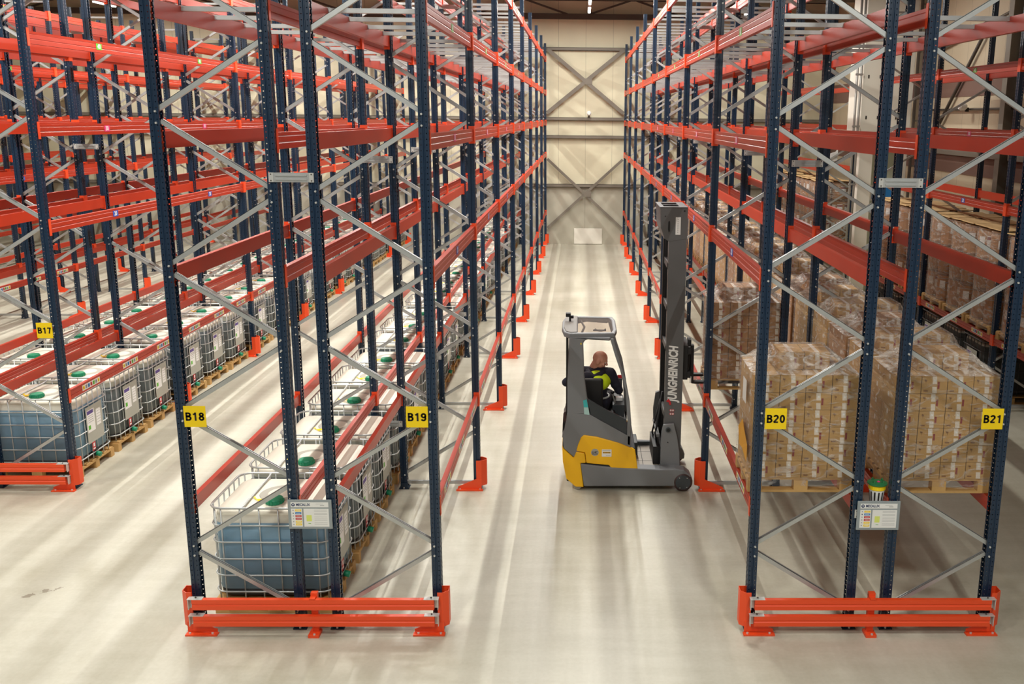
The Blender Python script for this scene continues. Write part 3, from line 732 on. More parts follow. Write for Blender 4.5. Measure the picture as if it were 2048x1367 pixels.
lb2 = MB(); lb2.box((.602,-.1,.27),(.606,-.02,.40), RED); lb2.box((.606,-.09,.29),(.607,-.03,.31), PAPER); lb2.box((.606,-.08,.33),(.607,-.04,.38), PAPER); LB2 = lb2.mesh('warning')
vm = MB(); vm.tube([(.50,.0,.21),(.60,.0,.21)], .045, TBLACK, 10); vm.tube([(.59,.0,.21),(.66,.0,.19)], .035, CAP, 10); vm.cb((.60,0,.27),(.03,.13,.02), TBLACK); VM = vm.fix('valve')
def pallet_mesh(lx, ly, h=.144, m=WOOD):
    mb = MB(); n = 5
    for y in (-ly/2+.05, 0, ly/2-.05): mb.box((-lx/2,y-.05,0),(lx/2,y+.05,.022), m)
    for x in (-lx/2+.07, 0, lx/2-.07):
        for y in (-ly/2+.05, 0, ly/2-.05): mb.box((x-.07,y-.05,.022),(x+.07,y+.05,h-.044), m)
        mb.box((x-.07,-ly/2,h-.044),(x+.07,ly/2,h-.022), m)
    k = int(ly/.145)
    for i in range(k):
        y = -ly/2+ly/k*(i+.5); mb.box((-lx/2,y-.052,h-.022),(lx/2,y+.052,h), m)
    return mb.fix('pallet')
PIBC = pallet_mesh(1.2, 1.0)
def ibc(x, y, kind, label, grp, rz=0, detail=True, z=0):
    t = thing('liquid_container', label, 'liquid tank', (x,y,z), rz, grp)
    ob('pallet', PIBC, t, label='wooden pallet base'); k = ob('tank', TK[kind], t); ob('cage', CG['d' if kind == 'dark' else 'l'], t)
    ob('top_bars', TB, t)
    if kind != 'dark': ob('top_recess', REC, k); ob('lid', CAPM, k, label='green screw cap')
    if detail:
        ob('label_panel', LB, t); ob('warning_label', LB2, t); ob('valve', VM, t)
        if kind != 'dark': ob('seal_tag', TGM, k)
    return t
n = 0
for k in range(8):
    for j in range(3):
        y = k*L+(.30 if k == 0 else .16)+.5+j*1.155; n += 1
        ibc(-3.262+random.uniform(-.012,.012), y, 'blue' if n <= 1 else 'grey', 'caged liquid tank under the B18 rack, %s from the front' % ORD[n-1], 'liquid tanks under the B18 rack', random.uniform(-.008,.008), k < 5)
n = 0
for k in range(1,8):
    for j in range(3):
        y = k*L+.33+.5+j*1.14; n += 1
        ibc(-7.70+random.uniform(-.012,.012), y, 'blue' if n <= 1 else 'grey', 'caged liquid tank under the B17 rack, %s from the front' % ORD[n-1], 'liquid tanks under the B17 rack', random.uniform(-.01,.01), k < 6)
n = 0
for k in range(1,8):
    for j in range(3):
        if k == 1 and j < 1: continue
        y = k*L+.33+.5+j*1.14; n += 1
        ibc(-8.97, y, 'grey', 'caged liquid tank in the row behind the B17 rack, %s from the front' % ORD[n-1], 'liquid tanks in the row behind B17', random.uniform(-.01,.01), False)
n = 0
for k in (2,3):
    for j in range(3):
        y = k*L+.4+.5+j*1.13; n += 1
        t = ibc(XD+.62, y, 'dark', 'dark caged container on the floor below the drum rack, %s from the front' % ORD[n-1], 'dark containers under the drums', PI, True)

# ------------------------------------------------------------------ wrapped carton loads
CW, CD_, CH = .258, .385, .177
def carton_mesh(m):
    mb = MB(); g = .0035; hx, hy = CW/2-g, CD_/2-g
    mb.box((-hx,-hy,.002),(hx,hy,CH-.002), m)
    f = -hy-.0012
    for z0, z1, dx in ((.098,CH-.004,.0),(.006,.072,.004)):
        mb.add([(dx-.020,f,z0),(dx+.024,f,z0),(dx+.018,f,z1),(dx-.025,f,z1)], [(0,1,2,3)], TAPE)
    mb.add([(-.008,f-.0006,.125),(.012,f-.0006,.125),(.012,f-.0006,.14),(-.008,f-.0006,.15)], [(0,1,2,3)], PAPER)
    for a, b in (((-.100,.125),(-.078,.142)),((-.089,.105),(-.085,.126)),((-.1,.135),(-.094,.147))):
        mb.add([(a[0],f,a[1]),(b[0],f,a[1]),(b[0],f,b[1]),(a[0],f,b[1])], [(0,1,2,3)], INK)
    mb.add([(-.105,f,.022),(-.062,f,.022),(-.062,f,.036),(-.105,f,.036)], [(0,1,2,3)], INK)
    mb.add([(.030,f,.05),(.050,f,.05),(.050,f,.12),(.030,f,.12)], [(0,1,2,3)], MAROON)
    mb.add([(-.02,-hy,CH-.0015),(.02,-hy,CH-.0015),(.02,hy,CH-.0015),(-.02,hy,CH-.0015)], [(0,1,2,3)], TAPE)
    # end faces
    for s in (-1,1):
        x = s*(hx+.0012); mb.add([(x,-.025,.1),(x,.02,.1),(x,.02,.15),(x,-.025,.15)], [(0,1,2,3)], TAPE)
    return mb.mesh('carton')
CT = carton_mesh(CARD); CTD = carton_mesh(CARDD)
NX, NY, NZ = 4, 2, 6
LXW, LYW = NX*CW, NY*CD_
PBOX = pallet_mesh(LXW+.03, LYW+.03)
def film_mesh(seed, top):
    rnd = random.Random(seed); mb = MB(); hx, hy, z1 = LXW/2+.014, LYW/2+.014, .144+NZ*CH+.006
    def nz(v, s=3.1): return noise.noise(Vector(v)*s+Vector((seed*3.7,0,0)))
    per = []
    for a, b, n in (((-hx,-hy),(hx,-hy),16),((hx,-hy),(hx,hy),18),((hx,hy),(-hx,hy),16),((-hx,hy),(-hx,-hy),18)):
        for i in range(n): u = i/n; per.append((a[0]+(b[0]-a[0])*u, a[1]+(b[1]-a[1])*u))
    N = len(per); rings = []
    for k in range(13):
        z = .06+(z1-.06)*k/12; ring = []
        for i, (x,y) in enumerate(per):
            q = 1+.012*max(0,nz((x*2,y*2,z*3)))+(.03*max(0,nz((x*4,y*4,5))) if k == 0 else 0)
            ring.append((x*q, y*q, z+(.03*nz((x,y,9)) if k == 0 else 0)))
        rings.append(ring)
    if top:
        tx, ty, tz = (top[0]/2+.012), (top[1]/2+.012), CH+.008; ox, oy = top[2], top[3]
        for k in range(1,7):
            u = k/6; ring = []
            for i, (x,y) in enumerate(per):
                ex, ey = ox+max(-tx,min(tx,x*1.2)), oy+max(-ty,min(ty,y*1.2))
                fold = (.045 if i % 2 else -.03)*math.sin(u*PI)*rnd.uniform(.3,1.2)
                zz = z1+tz*(u**1.7)+fold*.8
                ring.append((x+(ex-x)*u, y+(ey-y)*u, zz))
            rings.append(ring)
        shell(mb, rings[:13], FILM, cap=False, smooth=False); shell(mb, rings[12:], FILMT, cap=False, smooth=False)
        mb.add(rings[-1], [tuple(range(N))], FILM)
    else:
        shell(mb, rings, FILM, cap=False, smooth=False)
        mb.add(rings[-1], [tuple(range(N))], FILMT)
    return mb.mesh('film')
TOPS = [(2*CW, CD_, .02, .03), (2*CW, CD_, -.04, .0), (3*CW, CD_, .04, .02), None]
FILMS = [film_mesh(i+1, TOPS[i]) for i in range(4)]
def carton_load(x, y, z, label, grp, variant=0, detail=True, dark=False, rz=0):
    t = thing('wrapped_carton_pallet', label, 'pallet of cartons', (x,y,z), rz, grp)
    ob('pallet', PBOX, t); me = CTD if dark else CT
    cells = [(i,j,k) for k in range(NZ) for j in range(NY) for i in range(NX)]
    pos = [(-LXW/2+CW*(i+.5), -LYW/2+CD_*(j+.5), .144+CH*k) for i,j,k in cells]
    tp = TOPS[variant]
    if tp:
        nx = int(round(tp[0]/CW))
        for i in range(nx): pos.append((tp[2]-tp[0]/2+CW*(i+.5), tp[3], .144+CH*NZ))
    if detail:
        for p in pos: ob('carton', me, t, p)
    else:
        ob('cartons', MERGED[(variant, dark)] if (variant, dark) in MERGED else merged(variant, dark, pos, me), t, kind='stuff')
    ob('stretch_film', FILMS[variant], t, label='clear crinkled wrapping film')
    return t
MERGED = {}
def merged(v, d, pos, me):
    mb = MB()
    for p in pos:
        for pl in me.polygons:
            mb.add([me.vertices[i].co+Vector(p) for i in pl.vertices], [tuple(range(len(pl.vertices)))], me.materials[pl.material_index])
    MERGED[(v,d)] = mb.mesh('cartons'); return MERGED[(v,d)]
ZB = LV[0]+.002
X20 = 1.53+LXW/2+.01; X21 = 3.95-LXW/2-.01
t = carton_load(X20, .30+LYW/2, ZB, 'film-wrapped carton pallet behind the B20 sign, front of its shelf', None, 0)
m_ = MB()
gx = -LXW/2-.034; m_.add([(gx,-.36,.30),(gx-.004,-.1,.36),(gx,.1,.34),(gx-.01,.14,.52),(gx,-.05,.66),(gx-.012,-.22,.60),(gx,-.36,.48)], [(0,1,2,3,4,5,6)], SHEETY); ob('orange_sheet', m_, t)
m_ = MB(); gx -= .004; m_.add([(gx,-.2,.86),(gx,.0,.86),(gx,.0,1.1),(gx,-.2,1.1)], [(0,1,2,3)], PAPER); ob('delivery_note', m_, t)
t_truck = carton_load(1.60+LXW/2, 3.99+LYW/2, 1.365, 'film-wrapped carton pallet held on the forks of the truck', None, 1, dark=True)
n = 0
for k in range(8):
    for j in range(4):
        y = k*L+.28+LYW/2+j*.885; n += 1
        carton_load(X21+random.uniform(-.02,.02), y, ZB, 'film-wrapped carton pallet on the B21 lower shelf, %s from the front' % ORD[n-1], 'wrapped carton pallets in the B21 rack', [1,0,2,0,2,1,0,3][n%8], k < 3, dark=(n%3 == 0))

# ------------------------------------------------------------------ drum loads
DRr, DRh = .272, .545
dm = MB(); dm.lathe([(DRr*.98,0),(DRr,.01),(DRr,DRh-.045)], (0,0,0), DRUM, 20); dm.lathe([(DRr+.006,DRh-.045),(DRr+.006,DRh-.012),(DRr-.004,DRh-.004)], (0,0,0), DRING, 20)
dm.lathe([(DRr+.003,.012),(DRr+.003,.03)], (0,0,0), DRING, 20)
DM = dm.mesh('drum')
dl = MB()
for a0, w_, z0, z1 in ((-2.05,.2,.20,.42),(-2.7,.16,.25,.40),(-1.2,.2,.2,.42)):
    for i in range(3):
        a, b = a0+w_*i, a0+w_*(i+1); r = DRr+.003
        dl.add([(r*math.cos(a),r*math.sin(a),z0),(r*math.cos(b),r*math.sin(b),z0),(r*math.cos(b),r*math.sin(b),z1),(r*math.cos(a),r*math.sin(a),z1)], [(0,1,2,3)], PAPER)
        r += .002
        if a0 > -2.2: dl.add([(r*math.cos(a),r*math.sin(a),z1-.07),(r*math.cos(b),r*math.sin(b),z1-.07),(r*math.cos(b),r*math.sin(b),z1-.02),(r*math.cos(a),r*math.sin(a),z1-.02)], [(0,1,2,3)], MAROON)
DLB = dl.mesh('drum_label')
PDR = pallet_mesh(1.12, 1.12)
def drum_film(seed):
    mb = MB(); hx = .565; rings = []
    base = rrect(hx, hx, .27, 6)
    for k in range(12):
        z = .05+(1.62+.144-.05)*k/11
        rings.append([(x*(1+.03*noise.noise(Vector((x*4,y*4,z*2+seed)))), y*(1+.03*noise.noise(Vector((y*4,x*4,z*2-seed)))), z) for x,y in base])
    shell(mb, rings, FILMD, cap=False, smooth=True); return mb.mesh('film')
DF = [drum_film(1), drum_film(5)]
sh = MB(); sh.box((-.25,-.262,0),(.25,.262,.014), SHEET); SHM = sh.fix('cover_board')
def drum_load(x, y, z, label):
    t = thing('drum_pallet', label, 'pallet of drums', (x,y,z), 0, 'pallets of brown drums')
    ob('pallet', PDR, t)
    for i in (-1,1):
        for j in (-1,1):
            for k in range(3):
                d = ob('fibre_drum', DM, t, (i*.277, j*.277, .146+k*DRh), random.uniform(-.5,.4)); ob('drum_label', DLB, d)
            ob('cover_board', SHM, t, (i*.28+random.uniform(-.02,.02), j*.28, .146+3*DRh+.012+random.uniform(0,.02)), rot=(random.uniform(-.03,.03),random.uniform(-.03,.03),random.uniform(-.16,.16)))
    ob('stretch_film', DF[random.randint(0,1)], t, label='clear crinkled wrapping film')
n = 0
for ks, off in (((1,2,3),0),((5,6),2.1)):
    for k in ks:
        for j in range(3):
            n += 1
            if k == 1 and j == 0: pass
            drum_load(XD+.55, k*L+off+.10+.60+j*1.19, ZB, 'wrapped pallet of brown fibre drums in the far right rack, %s from the front' % ORD[n-1])

mb = MB(); nn = 7
g = [[(7.0+.58*i/nn, 20.95+.03*math.sin(i*1.9+j), 3.605+.36*(i/nn)*(.5+.5*j/nn)+.05*abs(math.sin(j*2.3+i))*(j/nn)+.10*j/nn) for i in range(nn+1)] for j in range(nn+1)]
vs = [p for r_ in g for p in r_]; vs += [(x,y+.015,z+.01) for x,y,z in vs]; q = (nn+1)**2
fs = [(j*(nn+1)+i, j*(nn+1)+i+1, (j+1)*(nn+1)+i+1, (j+1)*(nn+1)+i) for j in range(nn) for i in range(nn)]; mb.add(vs, fs+[tuple(k+q for k in f[::-1]) for f in fs], PAPER, True)
ob('plastic_sheet', mb, label='crumpled white plastic sheet lying on the drums by the white enclosure', cat='plastic sheet')

# ------------------------------------------------------------------ reach truck
TR = thing('reach_truck', 'yellow and grey reach truck with tall mast turning into the right rack', 'forklift', (0,0,0))
Y0, Y1 = 3.68, 4.92
def px(name, pts, y0, y1, m, parent=TR, bevel=.01, label=None):
    b = MB(); b.prism(pts, 1, y0, y1, m); return ob(name, b, parent, bevel=bevel, label=label)
body = px('chassis', [(-.33,.12),(.60,.12),(.60,.60),(.30,.68),(-.10,.77),(-.38,.78),(-.39,.62)], Y0+.05, Y1-.05, TDARK)
# grey rear bodywork
px('rear_cover', [(-.391,.80),(-.372,.60),(-.30,.53),(-.24,.49),(-.05,.60),(-.05,1.08),(-.30,1.10),(-.33,.96)], Y0+.03, Y1-.03, TGREY, bevel=.02)
for ya, yb in ((Y0+.015,Y0+.075),(Y1-.075,Y1-.015)):
    px('side_panel', [(-.236,.484),(-.17,.56),(.08,.60),(.532,.60),(.532,.78),(.479,.80),(-.012,1.081),(-.10,1.11),(-.325,1.10),(-.38,.80),(-.372,.61)], ya, yb, TGREY, bevel=.006)
    px('dark_side_panel', [(-.059,1.304),(.168,1.164),(.476,1.012),(.484,.80),(-.012,1.083)], ya+.01, yb-.005, TDARK, bevel=.004)
    px('front_post', [(.236,2.13),(.291,2.13),(.362,1.852),(.455,1.575),(.512,1.272),(.538,.965),(.534,.64),(.482,.66),(.484,1.0),(.457,1.40),(.375,1.70),(.305,1.90)], ya, yb, TGREY, bevel=.012)
px('rear_pillar', [(-.325,1.08),(-.325,1.55),(-.305,2.15),(.25,2.15),(.24,2.10),(-.07,2.12),(-.108,2.09),(-.117,2.06),(-.107,1.85),(-.102,1.642),(-.059,1.316),(-.023,1.081)], Y0+.015, Y0+.10, TGREY, bevel=.018)
px('rear_pillar', [(-.325,1.08),(-.325,1.55),(-.305,2.15),(.25,2.15),(.24,2.10),(-.07,2.12),(-.2,2.09),(-.24,1.85),(-.25,1.3),(-.23,1.081)], Y1-.09, Y1-.015, TGREY, bevel=.018)
b_ = MB(); b_.prism([(-.35,.80),(-.33,1.10),(-.335,1.9),(-.345,.80)], 1, Y0+.12, Y1-.12, TBLACK); ob('rear_window_frame', MB().box((-.345,Y0+.1,1.0),(-.325,Y0+.16,2.13), TBLACK).box((-.345,Y1-.16,1.0),(-.325,Y1-.1,2.13), TBLACK), TR)
px('rear_pocket', [(-.395,.73),(-.388,.945),(-.335,.985),(-.33,.73)], Y0+.10, Y0+.55, TBLACK)
for ya, yb in ((Y0,Y0+.05),(Y1-.05,Y1)):
    px('yellow_side_cover', [(-.18,.66),(-.14,.765),(-.101,.80),(.081,.775),(.378,.69),(.561,.614),(.596,.59),(.64,.293),(.28,.324),(.245,.372),(-.064,.402),(-.083,.551),(-.202,.575)], ya, yb, TYEL, bevel=.012)
px('yellow_counterweight', [(-.395,.646),(-.368,.60),(-.236,.475),(-.202,.565),(-.09,.545),(-.07,.402),(-.144,.40),(-.10,.055),(-.211,.06),(-.337,.176),(-.384,.418)], Y0, Y1, TYEL, bevel=.02)
px('battery_gap', [(-.15,.30),(-.13,.40),(.24,.37),(.28,.31)], Y0+.012, Y1-.012, TBLACK, bevel=0)
for yc in (Y0-.01, Y1-.18):
    lg = px('support_leg', [(-.144,.395),(.28,.345),(.932,.318),(1.15,.325),(1.27,.31),(1.35,.25),(1.39,.16),(1.385,.085),(1.10,.075),(-.096,.07)], yc, yc+.19, TGREY, bevel=.015)
    wm = MB(); ywm = yc-.008 if yc < 4 else yc+.19-.13
    wm.lathe([(.108,0),(.13,.012),(.13,.12),(.11,.135)], (1.257,ywm,.134), TIRE, 28, 1); ob('load_wheel', wm, TR)
    wm = MB(); wm.lathe([(.10,-.008),(.104,.0),(.104,.02)], (1.257,ywm,.134), HUBM, 24, 1)
    for a in (.9,2.2,4.2,5.4): wm.lathe([(.006,-.014),(.006,-.006)], (1.257+.085*math.cos(a),ywm,.134+.085*math.sin(a)), STEEL, 6, 1)
    ob('hub_cap', wm, TR)
wm = MB(); wm.lathe([(.085,0),(.1,.01),(.1,.09),(.085,.1)], (-.16,Y0+.22,.1), TBLACK, 20, 1); ob('drive_wheel', wm, TR)
wm = MB(); wm.lathe([(.05,0),(.055,.01),(.055,.04)], (-.18,Y0+.05,.055), CONDUIT, 14, 1); wm.box((-.22,Y0+.04,.05),(-.12,Y0+.10,.12), CONDUIT); ob('caster', wm, TR)
# stickers
m_ = MB(); m_.lathe([(.052,Y0-.002),(.052,Y0+.001)], (.05,0,.558), CONDUIT, 28, 1); TXT(m_, 'LHC', (.05,Y0-.004,.558), .04, BLACK, bold=.0012, width=.075); m_.box((.01,Y0-.0035,.53),(.09,Y0-.0022,.536), BLACK)
m_.box((.144,Y0-.003,.498),(.275,Y0-.001,.60), PAPER); m_.box((.158,Y0-.004,.545),(.262,Y0-.003,.566), TYEL); m_.box((.15,Y0-.004,.584),(.26,Y0-.003,.588), TEXTG); m_.box((.2,Y0-.004,.51),(.26,Y0-.003,.514), TEXTG)
for i in range(6): m_.box((.162+i*.017,Y0-.005,.549),(.172+i*.017,Y0-.004,.562), BLACK)
ob('side_stickers', m_, TR)
m_ = MB(); m_.prism([(-.115,1.283),(-.068,1.30),(-.045,1.19),(-.104,1.19)], 1, Y0+.012, Y0+.016, TEAL); m_.prism([(-.104,1.188),(-.045,1.188),(-.026,1.084),(-.098,1.091)], 1, Y0+.012, Y0+.016, TEALL)
m_.prism([(-.16,2.055),(-.135,2.055),(-.147,2.08)], 1, Y0+.011, Y0+.016, YEL); ob('pillar_sticker', m_, TR)
# roof
rp = [(-.31,Y0+.02),(.30,Y0+.06),(.335,Y0+.3),(.335,Y1-.3),(.30,Y1-.06),(-.29,Y1-.02),(-.37,Y1-.14),(-.405,Y1-.4),(-.405,Y0+.4),(-.375,Y0+.12)]
m_ = MB(); g0 = [(-.19,Y0+.10),(.25,Y0+.13),(.28,Y0+.3),(.28,Y1-.3),(.25,Y1-.13),(-.19,Y1-.10)]
def ringface(mb, outer, inner, z, m): pass
m_.prism([(-.31,Y0+.02),(.30,Y0+.06),(.25,Y0+.13),(-.19,Y0+.10),(-.19,Y1-.10),(-.29,Y1-.02),(-.37,Y1-.14),(-.405,Y1-.4),(-.405,Y0+.4),(-.375,Y0+.12)], 2, 2.13, 2.20, TGREY)
m_.prism([(.30,Y0+.06),(.335,Y0+.3),(.335,Y1-.3),(.30,Y1-.06),(-.29,Y1-.02),(-.19,Y1-.10),(.25,Y1-.13),(.28,Y1-.3),(.28,Y0+.3),(.25,Y0+.13)], 2, 2.13, 2.195, TGREY)
ob('roof_frame', m_, TR, bevel=.015)
m_ = MB(); m_.prism([(-.29,Y0+.07),(-.2,Y0+.09),(-.2,Y1-.09),(-.28,Y1-.06),(-.35,Y1-.18),(-.38,Y1-.4),(-.38,Y0+.4),(-.35,Y0+.15)], 2, 2.19, 2.21, ROOFP); ob('roof_panel', m_, TR, bevel=.006)
m_ = MB(); m_.prism(g0, 2, 2.175, 2.185, GLASS); ob('roof_glass', m_, TR, label='tinted clear roof pane')
m_ = MB(); m_.tube([(.12+.07*math.cos(a),4.35+.11*math.sin(a),2.12) for a in [PI*i/10+PI for i in range(11)]], .012, TBLACK, 6); m_.box((.02,4.3,2.10),(.2,4.33,2.12), TBLACK); m_.tube([(-.15,Y0+.15,2.15),(-.1,4.3,2.16),(-.15,Y1-.15,2.15)], .016, TBLACK, 6); ob('roof_mirror', m_, TR)
# camera/lamp on the roof
m_ = MB(); m_.cb((-.325,4.46,2.30),(.07,.09,.05), TBLACK); m_.cb((-.30,4.46,2.245),(.03,.05,.08), TBLACK); m_.cb((-.27,4.46,2.27),(.04,.06,.04), TBLACK); ob('roof_camera', m_, TR, bevel=.006)
# cab floor, seat, console
m_ = MB(); m_.box((-.30,Y0+.08,.76),(.50,Y1-.08,.80), TBLACK); ob('cab_floor', m_, TR)
m_ = MB(); m_.box((-.12,4.08,.80),(.34,4.55,.98), TBLACK); ob('seat_base', m_, TR, bevel=.03)
m_ = MB(); m_.box((-.13,4.0,.96),(.16,4.07,1.50), TBLACK); ob('seat_back', m_, TR, bevel=.03)
m_ = MB(); m_.box((.30,4.28,.80),(.47,4.80,1.05), TDARK); m_.tube([(.34,4.35,1.05),(.30,4.33,1.20)], .012, CONDUIT, 6); m_.sphere((.30,4.33,1.215),.024,TBLACK); m_.cb((.40,4.5,1.08),(.10,.10,.05),PAPER); m_.lathe([(.09,1.07),(.09,1.09)], (.36,4.68,0), TBLACK, 18); ob('control_console', m_, TR, bevel=.01)
m_ = MB(); m_.cb((.43,4.80,1.22),(.05,.05,.16), TDARK); m_.cb((.42,4.77,1.33),(.07,.01,.05), RED); ob('display_post', m_, TR)
# deck between the legs
m_ = MB(); m_.box((.55,Y0+.15,.20),(1.16,Y1-.15,.295), DECKP)
for x in (.72,.93): m_.box((x,Y0+.16,.2952),(x+.008,Y1-.16,.2965), BLACK)
for y in (4.08,4.46): m_.box((.56,y,.2952),(1.14,y+.008,.2965), BLACK)
ob('battery_deck', m_, TR)
m_ = MB(); m_.box((.60,Y1-.22,.33),(1.0,Y1-.17,.37), TDARK); m_.box((.55,4.2,.33),(.66,4.6,.52), TDARK); ob('hose_guard', m_, TR, bevel=.01)
# mast
mast = ob('mast', MB().prism([(1.00,.24),(1.235,.24),(1.235,3.50),(1.00,3.50)],1,3.90,3.93,TMAST).prism([(1.0,.24),(1.235,.24),(1.235,3.5),(1.0,3.5)],1,4.64,4.67,TBLACK)
  .box((1.0,3.93,.24),(1.02,4.02,3.7),TMAST).box((1.215,3.93,.24),(1.235,4.02,3.7),TMAST).box((.985,4.55,.24),(1.01,4.66,3.7),TBLACK).box((1.215,4.55,.24),(1.235,4.64,3.7),TMAST), TR, label='grey outer mast')
m_ = MB()
for y in (4.02,4.50):
    m_.box((1.01,y,.28),(1.19,y+.045,3.55), TBLACK)
m_.lathe([(.035,0),(.035,3.1)], (1.06,4.14,.3), TBLACK, 12); m_.lathe([(.03,0),(.03,2.9)], (1.1,4.42,.3), TBLACK, 12); m_.lathe([(.02,0),(.02,3.0)], (1.1,4.26,.4), CONDUIT, 10)
ob('inner_mast', m_, TR)
for z in (.95,1.9,2.45,3.02):
    m_ = MB(); m_.box((1.0,3.92,z),(1.05,4.65,z+.09), TMAST); ob('mast_crossbar', m_, TR, bevel=.006)
m_ = MB()
hp = [(.876,3.841),(1.238,3.841),(1.236,3.439),(1.0,3.40),(.943,3.437),(.889,3.581)]
m_.prism(hp, 1, 3.895, 3.91, TMAST).prism(hp, 1, 4.66, 4.675, TMAST)
m_.box((.87,3.89,3.835),(.93,4.68,3.85), TMAST); m_.box((1.14,3.89,3.835),(1.24,4.68,3.85), TMAST); m_.box((.93,3.89,3.835),(1.14,4.0,3.85), TMAST); m_.box((.93,4.56,3.835),(1.14,4.68,3.85), TMAST); m_.box((.93,4.25,3.83),(1.14,4.33,3.845), TBLACK)
m_.prism([(.876,3.84),(.89,3.84),(.903,3.581),(.957,3.437),(.943,3.43),(.889,3.581)], 1, 3.91, 4.66, TMAST)
ob('mast_head', m_, TR, bevel=.004)
m_ = MB(); m_.prism([(.985,3.66),(1.005,3.67),(1.008,3.535),(.992,3.52),(.982,3.56)], 1, 3.889, 3.894, TBLACK); m_.box((1.082,3.889,3.49),(1.148,3.893,3.72), PAPER)
for i in range(7): m_.box((1.108,3.887,3.52+i*.027),(1.116,3.889,3.528+i*.027), BLACK)
m_.lathe([(.010,3.888),(.010,3.895)], (.945,0,3.73), TBLACK, 4, 1); m_.lathe([(.012,3.888),(.012,3.895)], (1.195,0,3.80), TBLACK, 8, 1); ob('mast_head_sticker', m_, TR)
m_ = MB(); TXT(m_, 'JUNGHEINRICH', (1.106,3.895,1.60), .165, PAPER, Matrix.Rotation(PI/2, 4, 'Z'), bold=.007, width=.80, shear=.2)
m_.prism([(1.02,1.22),(1.06,1.20),(1.06,1.17),(1.085,1.17),(1.085,1.20),(1.065,1.24),(1.05,1.255)], 1, 3.888, 3.896, RED)
for xx, zz in ((1.085,1.09),(1.115,1.09),(1.085,1.04),(1.115,1.04)):
    m_.lathe([(.018,3.896),(.018,3.898)], (xx,0,zz), RED, 12, 1); m_.lathe([(.012,3.894),(.012,3.896)], (xx,0,zz), PAPER, 12, 1); m_.cb((xx,3.8935,zz),(.006,.001,.016), BLACK)
ob('mast_lettering', m_, TR, label='white lettering reading JUNGHEINRICH')
for ya in (3.84, 4.69):
    bk = px('mast_bracket', [(.985,.90),(1.13,.915),(1.179,.727),(1.215,.508),(1.227,.251),(.953,.251),(.955,.556),(.963,.798)], ya, ya+.045, TGREY, bevel=.008)
m_ = MB(); m_.lathe([(.035,3.825),(.035,3.84)], (1.052,0,.83), HUBM, 14, 1); m_.lathe([(.022,3.82),(.022,3.826)], (1.052,0,.83), TBLACK, 14, 1); m_.lathe([(.008,3.832),(.008,3.842)], (1.05,0,.65), TBLACK, 8, 1); ob('pivot_bolt', m_, TR)
m_ = MB(); m_.prism([(.91,.60),(.90,.90),(.93,1.14),(.98,1.16),(.99,.95),(.97,.62)], 1, 4.60, 4.66, TMAST); m_.box((.90,3.92,.70),(.94,4.66,.74), TMAST); m_.box((.86,3.95,.30),(1.0,4.62,.55), TBLACK); m_.tube([(.95,4.2,.3),(.90,4.1,.7),(.98,4.1,1.3)], .015, TBLACK, 6); m_.tube([(.97,4.5,.3),(.88,4.45,.6),(.98,4.4,1.1)], .013, TBLACK, 6); ob('hoses', m_, TR)
# fork carriage and forks
m_ = MB(); m_.box((1.245,3.98,1.50),(1.31,4.62,1.98), TBLACK); m_.box((1.30,3.96,1.53),(1.35,4.70,1.62), TBLACK); m_.box((1.30,3.96,1.86),(1.35,4.70,1.94), TBLACK); m_.tube([(1.28,4.0,1.95),(1.33,4.05,1.75),(1.29,4.05,1.5)], .02, TBLACK, 6)
m_.cb((1.33,4.06,2.0),(.05,.05,.09), TBLACK); m_.cb((1.352,3.99,1.50),(.02,.02,.09), PAPER); ob('fork_carriage', m_, TR, bevel=.005)
for y in (4.18, 4.58):
    m_ = MB(); m_.prism([(1.36,1.95),(1.405,1.95),(1.41,1.45),(1.42,1.435),(2.58,1.43),(2.58,1.415),(1.43,1.40),(1.385,1.408),(1.365,1.45)], 1, y-.05, y+.05, TBLACK); ob('fork', m_, TR, bevel=.004)

# ------------------------------------------------------------------ the driver
def cap(mb, p, q, r1, r2, n=10):
    p, q = Vector(p), Vector(q); mb.sphere(p, r1, SKIN, n, 6); mb.sphere(q, r2, SKIN, n, 6)
    k = 5; pts = [p.lerp(q, i/k) for i in range(k+1)]; mb.tube(pts, [r1+(r2-r1)*i/k for i in range(k+1)], SKIN, n)
def remesh(mb, name, m, vox, parent, label=None, smooth=3):
    me = mb.fix(name); me.materials.clear(); me.materials.append(m)
    o = bpy.data.objects.new('tmp', me); C.objects.link(o)
    r = o.modifiers.new('r','REMESH'); r.mode = 'VOXEL'; r.voxel_size = vox; r.use_smooth_shade = True
    s = o.modifiers.new('s','SMOOTH'); s.iterations = smooth; s.factor = .5
    bpy.context.view_layer.update()
    nm = bpy.data.meshes.new_from_object(o.evaluated_get(bpy.context.evaluated_depsgraph_get())); bpy.data.objects.remove(o)
    nm.materials.clear(); nm.materials.append(m); nm.polygons.foreach_set('material_index', [0]*len(nm.polygons)); nm.polygons.foreach_set('use_smooth', [True]*len(nm.polygons))
    return ob(name, nm, parent, label=label)
PO = Vector((.06, 4.24, .99))      # seat point; the man faces +y, turned a little towards the forks
PER = thing('person', 'bald driver in navy jacket and yellow vest seated in the reach truck', 'person', tuple(PO), -.22)
HD = Matrix.Translation((.0,.06,.60)) @ Matrix.Rotation(-1.45, 4, 'Z') @ Matrix.Rotation(-.36, 4, 'X') @ Matrix.Scale(1.12, 4)   # head turned right and down
def hp3(x, y, z): return HD @ Vector((x,y,z))
LE, RE = Vector((-.43,.03,.36)), Vector((.31,.12,.27)); LS, RS = Vector((-.19,.03,.535)), Vector((.20,.04,.535))
LW, RW = Vector((-.26,.30,.24)), Vector((.24,.36,.26))
b = MB()
